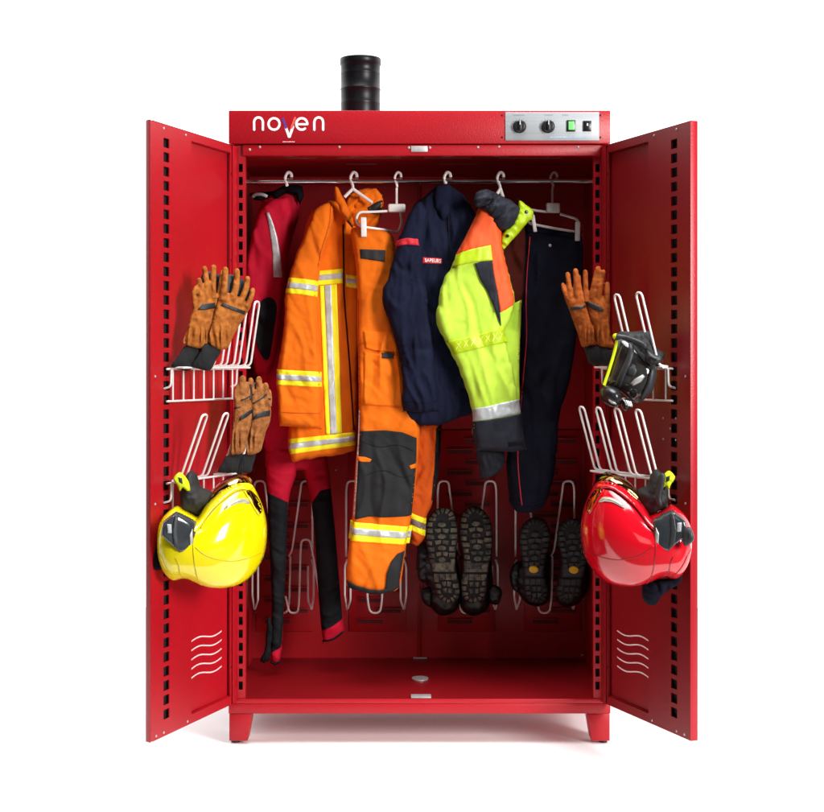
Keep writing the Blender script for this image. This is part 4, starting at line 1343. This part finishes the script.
# ------------------------------------------------------------------ gloves
def remesh(verts, faces, voxel, name):
    me = bpy.data.meshes.new(name)
    me.from_pydata([tuple(v) for v in verts], [], faces)
    bm = bmesh.new(); bm.from_mesh(me); bmesh.ops.recalc_face_normals(bm, faces=bm.faces); bm.to_mesh(me); bm.free()
    o = bpy.data.objects.new(name, me)
    link(o)
    md = o.modifiers.new('r', 'REMESH'); md.mode = 'VOXEL'; md.voxel_size = voxel
    ms = o.modifiers.new('s', 'SMOOTH'); ms.factor = 0.5; ms.iterations = 3
    bpy.context.view_layer.update()
    ev = o.evaluated_get(bpy.context.evaluated_depsgraph_get())
    out = bpy.data.meshes.new_from_object(ev)
    V = [v.co.copy() for v in out.vertices]
    F = [tuple(p.vertices) for p in out.polygons]
    bpy.data.objects.remove(o)
    return V, F


GG = 'suede work gloves drying on the door racks'


class Surf:
    def __init__(s, V, F, k, Y):
        s.bvh = BVHTree.FromPolygons(V, F); s.k = k; s.Y = Y
    y_at = Puff.y_at


def glove(label, body, fingers, cuff, patches, Y, m, sx=0.0, creases=(), seed=0, T=0.028, palm=True):
    """fingers: list of [(x,y),...] centre lines with radius px"""
    bp = Puff(body, Y, T, Tb=T * 0.8, sx=sx, step=2.0)
    c = np.array(body, float).mean(0)
    t = thing('work_glove', label, 'glove', tuple(W(cuff[len(cuff) // 2][0], max(p[1] for p in cuff), Y)), GG)
    B = MB()
    B.add(bp.verts, bp.faces)
    k = bp.k
    for i, (path, r) in enumerate(fingers):
        P = []
        q = crom(path, False, 5)
        n = len(q)
        for j, (x, y) in enumerate(q):
            yy = Y + sx * (x - c[0]) - T * 0.45 + 0.012 * (j / n) ** 2 * (1 if i % 2 else 0.3)
            P.append(Vector(((x - CX) * k, yy, CZ + (CY - y) * k)))
        rr = r * k * 0.93
        # tapered capsule rings
        seg = 12
        v, f = [], []
        # hemisphere end cap by extra rings
        dirv = (P[-1] - P[-2]).normalized()
        path3 = P + [P[-1] + dirv * rr * a for a in (0.45, 0.8, 0.95)]
        rad = [rr * (1.06 - 0.16 * j / n) for j in range(n)] + [rr * 0.9 * z for z in (0.86, 0.55, 0.2)]
        up = Vector((0, 1, 0))
        for j, p in enumerate(path3):
            a = path3[max(0, j - 1)]; bb = path3[min(len(path3) - 1, j + 1)]
            tt = (bb - a).normalized()
            s1 = tt.cross(up).normalized(); s2 = s1.cross(tt)
            for g in range(seg):
                an = 2 * math.pi * g / seg
                v.append(p + s1 * math.cos(an) * rad[j] + s2 * math.sin(an) * rad[j] * 1.15)
        for j in range(len(path3) - 1):
            for g in range(seg):
                f.append((j * seg + g, j * seg + (g + 1) % seg, (j + 1) * seg + (g + 1) % seg, (j + 1) * seg + g))
        f.append(tuple(range(seg)))
        f.append(tuple((len(path3) - 1) * seg + g for g in range(seg - 1, -1, -1)))
        B.add(v, f)
    top = sorted(((q[0][-1][0] - 1.4, q[0][-1][1] * 0.88 + q[0][0][1] * 0.12) for q in fingers))
    xs_ = sorted(p[0] for p in body)
    my, by = np.mean([p[1] for p in body]), max(p[1] for p in body)
    lowx = [p[0] for p in body if p[1] > by - 14]
    lowp = [(xs_[-2] - 4, my), (max(lowx) - 5, by - 6), (min(lowx) + 3, by - 6), (top[0][0] - 1.0, my)]
    if palm:
        Puff(top + lowp, Y + T * 0.5, 0.010, Tb=0.012, sx=sx, step=2.0, c=c, smooth=False).obj('palm', PATCH, t)
    V, F = remesh(B.v, B.f, 0.0026, 'glove_tmp')
    # gathered wrist: creases fading up the palm
    ys = [p[1] for p in body]
    ybot, ytop = max(ys), min(ys)
    zb0, zt0 = CZ + (CY - ybot) * k, CZ + (CY - ytop) * k
    for v in V:
        h = (v.z - zb0) / (zt0 - zb0)
        a = math.exp(-((h - 0.22) / 0.16) ** 2)
        w = noise.noise(Vector((v.x * 45, v.z * 12, seed)))
        v.y += 0.0055 * a * math.sin(v.x * 420 + 3.5 * w + seed) - 0.004 * math.exp(-((h - 0.05) / 0.06) ** 2)
        v.y += 0.004 * noise.fractal(Vector((v.x * 50, v.z * 50, seed + 3)), 0.9, 2.0, 2)
    o = mesh_obj('shell', V, F, m, t)
    fix_normals(o)
    sf = Surf(V, F, k, Y)
    for pz in patches:
        overlay('knuckle_patch', pz, sf, PATCH, o, 0.0025, step=1.2, lower=0.003)
    for cz in creases:
        overlay('finger_strip', strip(cz, 1.5, len(cz) > 2), sf, PATCH, o, 0.0022, step=1.0, lower=0.003)
    cp_ = Puff(cuff, Y + 0.006, 0.022, sx=sx, step=1.8, c=c, folds=[(0.003, 5, 90, 0.5, seed)])
    cp_.obj('knit_cuff', KNIT, t)
    return t


zg = zoomer(170, 255, 6.25)
glove('tan glove with slanted knuckle patch, left of the upper pair on the left door', zg([(170, 250), (215, 235), (270, 235), (310, 245), (295, 320), (272, 420), (255, 500), (238, 565), (190, 588), (130, 575), (93, 548), (115, 470), (135, 380), (158, 290)]),
      [(zg([(192, 290), (195, 215), (187, 160)]), 3.1), (zg([(226, 270), (228, 170), (216, 85)]), 3.3), (zg([(266, 270), (266, 170), (268, 75)]), 3.4), (zg([(300, 270), (312, 180), (318, 105)]), 3.1), (zg([(165, 330), (158, 250), (170, 205)]), 2.6)],
      zg([(105, 570), (150, 575), (205, 595), (175, 650), (135, 718), (80, 718), (28, 694), (60, 640)]), [zg([(183, 345), (210, 308), (280, 298), (278, 332), (225, 346)])], -0.405, SUEDE, sx=0.0022, seed=1.3)
glove('tan glove with long knuckle bar, right of the upper pair on the left door', zg([(325, 240), (370, 235), (420, 255), (470, 285), (500, 305), (480, 350), (440, 420), (395, 505), (370, 570), (330, 597), (280, 575), (243, 540), (262, 460), (280, 380), (300, 300)]),
      [(zg([(340, 290), (345, 190), (350, 95)]), 3.7), (zg([(388, 290), (412, 190), (415, 100)]), 3.6), (zg([(430, 310), (468, 215), (478, 145)]), 3.3), (zg([(470, 330), (500, 260), (508, 215)]), 2.9)],
      zg([(225, 555), (270, 560), (322, 600), (295, 655), (262, 718), (205, 715), (158, 690), (190, 630)]), [zg([(325, 318), (340, 302), (400, 325), (468, 350), (460, 372), (390, 345)])], -0.372, SUEDE, sx=0.0020, seed=2.1)
zk = zoomer(160, 360, 6.25)
glove('brown black-striped suede glove, left one of the lower pair on the left door', zk([(480, 215), (520, 200), (560, 215), (580, 310), (570, 400), (545, 500), (528, 575), (480, 592), (440, 588), (445, 500), (455, 400), (465, 290)]),
      [(zk([(520, 260), (515, 180), (518, 118)]), 4.2), (zk([(490, 290), (480, 225), (490, 165)]), 3.2), (zk([(548, 260), (550, 190), (552, 150)]), 3.0)],
      zk([(415, 600), (460, 590), (515, 590), (500, 650), (482, 700), (430, 702), (370, 695), (395, 640)]), [zk([(498, 382), (515, 345), (560, 315), (585, 305), (575, 330), (540, 360)])], -0.235, SUEDE_B, sx=0.0016,
      creases=[zk([(512, 252), (545, 238), (588, 212)]), zk([(462, 300), (485, 298), (508, 292)]), zk([(565, 150), (572, 200), (566, 250)])], seed=3.7)
glove('brown black-striped suede glove, right one of the lower pair on the left door', zk([(570, 220), (620, 200), (670, 215), (692, 300), (685, 390), (660, 450), (645, 520), (630, 570), (580, 592), (540, 585), (550, 500), (565, 400), (568, 300)]),
      [(zk([(590, 260), (578, 180), (572, 128)]), 3.4), (zk([(625, 260), (622, 180), (618, 122)]), 3.8), (zk([(660, 270), (662, 200), (660, 160)]), 3.6), (zk([(682, 290), (684, 230), (678, 195)]), 2.6)],
      zk([(515, 590), (560, 588), (598, 588), (585, 650), (570, 700), (525, 705), (483, 700), (495, 640)]), [zk([(585, 375), (600, 345), (650, 318), (688, 315), (686, 350), (640, 356)])], -0.20, SUEDE_B, sx=0.0016,
      creases=[zk([(588, 272), (630, 245), (672, 212)]), zk([(680, 240), (692, 246)]), zk([(575, 300), (590, 350), (578, 372)])], seed=4.9)
zr = zoomer(550, 255, 6.77)
glove('russet suede glove, left one of the pair on the right door', zr([(95, 270), (150, 262), (205, 260), (238, 300), (262, 400), (300, 510), (305, 600), (260, 615), (215, 622), (195, 560), (165, 470), (130, 370)]),
      [(zr([(125, 300), (100, 250), (88, 200)]), 2.4), (zr([(140, 290), (130, 210), (122, 130)]), 2.9), (zr([(180, 290), (178, 200), (172, 110)]), 3.4), (zr([(222, 320), (198, 220), (195, 150)]), 2.6)],
      zr([(225, 615), (270, 612), (330, 612), (350, 670), (360, 735), (310, 745), (265, 735), (245, 680)]), [zr([(130, 378), (135, 355), (180, 348), (236, 342), (236, 356), (190, 372)])], -0.145, SUEDE_R, sx=-0.0008, seed=5.2, palm=False)
glove('russet suede glove, right one of the pair on the right door', zr([(235, 270), (290, 265), (345, 270), (400, 300), (405, 400), (402, 470), (415, 560), (432, 635), (380, 630), (320, 610), (300, 540), (270, 440), (240, 340)]),
      [(zr([(245, 320), (242, 220), (240, 115)]), 3.0), (zr([(285, 300), (300, 200), (325, 95)]), 3.6), (zr([(325, 310), (335, 210), (355, 120)]), 3.3), (zr([(380, 320), (382, 250), (384, 200)]), 3.1)],
      zr([(320, 610), (370, 620), (430, 632), (432, 690), (425, 740), (380, 748), (345, 735), (330, 670)]), [zr([(243, 318), (262, 315), (330, 350), (357, 372), (345, 388), (290, 372), (250, 342)])], -0.16, SUEDE_R, sx=-0.0010, seed=6.4, palm=False)

# ------------------------------------------------------------------ helmets
zh = zoomer(150, 455, 5.8)


def helmet(label, mir, dy, Y, ms, mg, extras):
    """side view of a jet-style fire helmet hung with its face opening upwards; mir mirrors it for the other door"""
    cm = 848.2
    f = (lambda pts: [(cm - x, y + dy) for x, y in pts]) if mir else (lambda pts: pts)
    sx = 0.0013 * (-1 if mir else 1)
    t = thing('fire_helmet', label, 'helmet', tuple(W(f([(215, 590)])[0][0], 590 + dy, Y)))
    shell = f(zh([(292, 356), (318, 318), (345, 278), (400, 225), (470, 180), (530, 165), (580, 180), (620, 255), (650, 340), (665, 440), (660, 540), (640, 620), (600, 690), (550, 740), (490, 768), (420, 775), (350, 768), (290, 745), (240, 714), (205, 707), (150, 716), (110, 680), (80, 620), (64, 540), (64, 460), (72, 395), (105, 335), (165, 288), (200, 308), (240, 333), (275, 352)]))
    c0 = np.array(shell).mean(0)
    sh = Puff(shell, Y, 0.120, Tb=0.10, sx=sx, step=1.4, c=c0)
    sho = sh.obj('shell', ms, t)
    overlay('skirt_ridge', strip(f(zh([(76, 530), (105, 565), (130, 622), (165, 672), (196, 698)])), 0.9), sh, mg, sho, 0.0018)
    overlay('skirt_ridge', strip(f(zh([(190, 566), (205, 610), (208, 660), (232, 700)])), 1.1), sh, mg, sho, 0.0018)
    pl = Puff(f(zh([(165, 318), (200, 336), (240, 362), (275, 386), (276, 460), (272, 528), (232, 548), (190, 566), (160, 530), (120, 490), (85, 452), (88, 410), (96, 374), (130, 345)])), Y - 0.085, 0.020, Tb=0.05, sx=sx, q=2.6, step=1.6, c=c0, smooth=False)
    plo = pl.obj('ear_plate', SMOKE, t)
    overlay('plate_facet', f(zh([(165, 326), (182, 336), (178, 440), (190, 555), (160, 520), (150, 430)])), pl, GREYPL, plo, 0.003)
    overlay('plate_facet', f(zh([(243, 455), (258, 420), (262, 500), (246, 515)])), pl, ZINC, plo, 0.003)
    overlay('rating_label', f(zh([(122, 385), (146, 388), (148, 440), (126, 436)])), pl, mat('grey_label', (0.42, 0.44, 0.46), 0.4, var=0.3, vscale=260), plo, 0.0035)
    # raised brim round the face opening and the crease lines
    overlay('brim', f(zh([(262, 402), (288, 352), (330, 288), (400, 222), (470, 178), (530, 164), (574, 176), (590, 200), (566, 204), (540, 198), (500, 206), (440, 248), (385, 300), (345, 355), (318, 400), (290, 420)])), sh, ms, sho, 0.010, smooth=True, dome=0.008)
    overlay('shell_ridge', strip(f(zh([(300, 505), (345, 545), (410, 578), (500, 598), (580, 590), (645, 570)])), 0.9), sh, mg, sho, 0.0016)
    overlay('shell_ridge', strip(f(zh([(300, 400), (288, 480), (292, 580), (300, 680), (310, 745)])), 1.0), sh, mg, sho, 0.0016)
    overlay('brim_gap', strip(f(zh([(322, 404), (350, 356), (390, 304), (444, 253), (500, 212), (545, 204)])), 1.2), sh, mg, sho, 0.0024)
    overlay('inner_visor_rim', f(zh([(446, 304), (466, 272), (510, 250), (556, 250), (582, 280), (548, 272), (508, 276), (474, 292)])), sh, CLEARISH, sho, 0.004, dome=0.003, smooth=True)
    overlay('side_visor', f(zh([(560, 210), (588, 214), (622, 268), (640, 320), (636, 345), (612, 318), (590, 272)])), sh, GOLD, sho, 0.003, smooth=True)
    overlay('visor_edge', strip(f(zh([(548, 206), (580, 256), (606, 306), (632, 352)])), 1.1), sh, ms, sho, 0.006)
    # mirrored visor standing up behind the brim
    vz = Puff(f(zh([(296, 345), (322, 262), (372, 190), (440, 136), (512, 112), (566, 134), (596, 200), (590, 250), (560, 300), (520, 260), (440, 260), (360, 310)])), Y + 0.03, 0.06, Tb=0.04, sx=sx, step=1.9, c=c0)
    vz.obj('mirror_visor', GOLD, t)
    # liner, chin strap and clip
    ln = Puff(f(zh([(185, 205), (200, 150), (240, 90), (275, 110), (300, 180), (345, 205), (365, 245), (320, 330), (290, 355), (240, 330), (195, 300)])), Y + 0.02, 0.045, sx=sx, step=1.9, c=c0, bumps=[(0.008, 7, 7, 5)])
    ln.obj('liner', BLACKMAT, t)
    cl = Puff(f(zh([(150, 130), (180, 95), (205, 110), (232, 150), (240, 200), (225, 205), (200, 185), (185, 205), (170, 170)])), Y - 0.02, 0.014, sx=sx, step=1.3, c=c0, bumps=[(0.003, 4, 4, 5)])
    clo = cl.obj('strap_clip', NEONPL, t)
    overlay('clip_window', f(zh([(180, 120), (200, 128), (205, 160), (186, 150)])), cl, BLACKMAT, clo, 0.002, step=1.0)
    if extras == 'yellow':
        Puff(f(zh([(60, 510), (78, 560), (88, 640), (70, 650), (30, 645), (36, 560)])), Y + 0.005, 0.02, sx=sx, step=1.6, c=c0).obj('neck_curtain', NAVY_D, t)
    else:
        z2 = zoomer(570, 460, 5.415)
        Puff(z2([(395, 660), (450, 640), (520, 630), (585, 590), (580, 650), (530, 690), (485, 730), (460, 775), (420, 780), (390, 740)]), Y + 0.01, 0.03, sx=sx, step=1.7, c=c0, folds=[(0.008, 7, 60, 0.8, 7)]).obj('neck_curtain', NAVY_D, t)
        st_ = Puff(z2([(480, 70), (505, 75), (500, 130), (485, 190), (490, 240), (465, 245), (455, 180), (465, 120)]), Y - 0.03, 0.008, sx=sx, step=1.3, c=c0)
        st_.obj('chin_strap', GREYPL, t)
        cc = Puff(z2([(590, 395), (600, 360), (625, 350), (640, 370), (648, 410), (630, 440), (605, 455), (590, 430)]), Y - 0.10, 0.014, sx=sx, step=1.2, c=c0)
        cco = cc.obj('lamp_bracket', GREYPL, t)
        overlay('bracket_slot', z2([(612, 375), (628, 372), (630, 405), (614, 412)]), cc, BLACKMAT, cco, 0.002, step=1.0)
    return t


helmet('glossy yellow fire helmet hanging on the left door', False, 0, -0.43, HELM_Y, HELM_YD, 'yellow')
helmet('glossy red fire helmet hanging on the right door', True, -1.5, -0.46, HELM_R, HELM_RD, 'red')

# ------------------------------------------------------------------ breathing mask
zm = zoomer(600, 310, 7.38)
YM = -0.40
mk = thing('breathing_mask', 'black full-face breathing mask with clear lens and yellow rim on the right door', 'mask', tuple(W(632, 410, YM)))
SXM = -0.0010
cM = np.array([632, 360.0])
Puff(zm([(140, 165), (240, 160), (350, 155), (375, 220), (420, 290), (465, 320), (455, 360), (410, 420), (330, 380), (240, 330), (170, 260)]), YM + 0.03, 0.05, sx=SXM, c=cM, step=1.6, bumps=[(0.008, 6, 6, 3)]).obj('head_harness', BLACKMAT, mk)
fr_ = Puff(zm([(118, 235), (150, 205), (230, 235), (330, 330), (395, 395), (410, 450), (395, 540), (378, 600), (330, 650), (285, 692), (230, 680), (150, 610), (30, 560), (60, 430), (90, 320)]), YM, 0.055, sx=SXM, c=cM, step=1.6)
fro = fr_.obj('lens', MASKGLASS, mk)
overlay('frame_bar', zm([(205, 240), (240, 245), (235, 320), (205, 400), (165, 490), (140, 570), (100, 560), (130, 470), (165, 390), (195, 310)]), fr_, GREYPL, fro, 0.005, step=1.3, dome=0.004)
overlay('frame_bar', zm([(350, 430), (405, 420), (400, 520), (378, 598), (330, 650), (285, 690), (290, 620), (325, 540)]), fr_, GREYPL, fro, 0.006, step=1.3, dome=0.006)
sv = overlay('speech_diaphragm', zm([(235, 505), (290, 475), (308, 490), (280, 530), (225, 560), (205, 540)]), fr_, ZINC, fro, 0.005, step=1.2, dome=0.004)
overlay('round_badge', zm(ellipse(215, 450, 34, 36)), fr_, GREYPL, fro, 0.005, step=1.2, dome=0.003)
overlay('lens_trim', strip(zm([(250, 250), (275, 330), (320, 400), (350, 440)]), 1.6), fr_, BLACKMAT, fro, 0.004, step=1.2)
ba = Puff(zm([(115, 180), (150, 175), (215, 190), (330, 240), (345, 290), (320, 290), (250, 240), (170, 215), (120, 222)]), YM - 0.055, 0.014, sx=SXM, c=cM, step=1.3)
ba.obj('head_strap', GREYPL, mk)
bu = Puff(zm([(335, 290), (395, 330), (440, 340), (445, 378), (400, 405), (360, 400), (325, 365), (330, 320)]), YM - 0.05, 0.025, sx=SXM, c=cM, step=1.3)
buo = bu.obj('strap_buckle', GREYPL, mk)
overlays('buckle_slots', [zm([(350, 345), (372, 350), (366, 382), (346, 372)]), zm([(382, 352), (402, 350), (396, 384), (378, 388)])], bu, BLACKPL, buo, 0.003, step=1.1)
b = MB(); b.tube([W(x, y, YM - 0.035 + SXM * (x - 632)) for x, y in zm([(128, 215), (112, 290), (90, 370), (62, 460), (30, 555)])], 0.0045, 8); b.obj('rim', NEONPL, mk)
Puff(zm(ellipse(122, 195, 24, 24)), YM - 0.05, 0.014, sx=SXM, c=cM, step=1.2).obj('rim_knob', NEONPL, mk)
cn = Puff(zm([(10, 600), (30, 565), (80, 560), (140, 585), (165, 640), (150, 700), (110, 720), (60, 700), (20, 660)]), YM - 0.045, 0.045, sx=SXM, c=cM, step=1.4)
cno = cn.obj('valve_housing', BLACKPL, mk)
overlay('valve_shine', zm([(58, 655), (90, 675), (118, 690), (112, 700), (80, 690), (60, 670)]), cn, ZINC, cno, 0.002, step=1.1)
ad = Puff(zm([(160, 670), (195, 650), (235, 665), (248, 695), (225, 730), (190, 745), (165, 720)]), YM - 0.045, 0.03, sx=SXM, c=cM, step=1.2)
ado = ad.obj('air_connector', BLACKPL, mk)
overlays('connector_ribs', [zm([(170 + i * 14, 660 + i * 4), (178 + i * 14, 661 + i * 4), (192 + i * 14, 700 + i * 4), (184 + i * 14, 703 + i * 4)]) for i in range(4)], ad, WHITE, ado, 0.003, step=1.1)

# ------------------------------------------------------------------ camera
cam = bpy.data.cameras.new('camera')
co = link(bpy.data.objects.new('camera', cam))
co.location = (0, -D, CZ)
co.rotation_euler = (math.radians(90), 0, 0)
cam.sensor_width = 36
cam.lens = 36 * (D / S) / 824
cam.shift_y = (CY - 406) / 824
cam.clip_end = 300
scene.camera = co

# ------------------------------------------------------------------ light: studio softboxes, an added floor lamp and a white surround behind the cabinet
w = bpy.data.worlds.new('World')
scene.world = w
w.use_nodes = True
nt = w.node_tree
bg = nt.nodes['Background']
tc = nt.nodes.new('ShaderNodeTexCoord')
sp = nt.nodes.new('ShaderNodeSeparateXYZ')
mr = nt.nodes.new('ShaderNodeMapRange')
mr.inputs['From Min'].default_value = -0.02
mr.inputs['From Max'].default_value = 0.35
mr.inputs['To Min'].default_value = 0.03
mr.inputs['To Max'].default_value = 2.3
nt.links.new(tc.outputs['Generated'], sp.inputs[0])
nt.links.new(sp.outputs['Y'], mr.inputs['Value'])
nt.links.new(mr.outputs['Result'], bg.inputs['Strength'])
bg.inputs['Color'].default_value = (1, 1, 1, 1)


def softbox(name, loc, target, sx_, sy_, power, col=(1, 1, 1), spread=180):
    l = bpy.data.lights.new(name, 'AREA')
    l.shape = 'RECTANGLE'
    l.size, l.size_y = sx_, sy_
    l.energy = power
    l.color = col
    l.spread = math.radians(spread)
    ob = link(bpy.data.objects.new(name, l))
    ob.location = loc
    ob.rotation_euler = (Vector(target) - Vector(loc)).to_track_quat('-Z', 'Y').to_euler()
    return ob


softbox('key_softbox', (3.35, -4.2, 2.35), (0, 0, 1.0), 1.1, 1.9, 365, (1, 0.985, 0.96))
softbox('fill_softbox', (-1.6, -5.2, 2.4), (0, 0, 1.0), 1.2, 1.6, 9)
softbox('added_floor_light', (0.2, -1.0, 4.4), (0.0, -0.6, 0), 2.6, 2.4, 60, spread=80)  # added lamp that whitens the floor in front of the cabinet

scene.view_settings.view_transform = 'Standard'
scene.view_settings.look = 'None'
scene.view_settings.exposure = 0
scene.render.engine = 'CYCLES'
scene.cycles.use_denoising = True
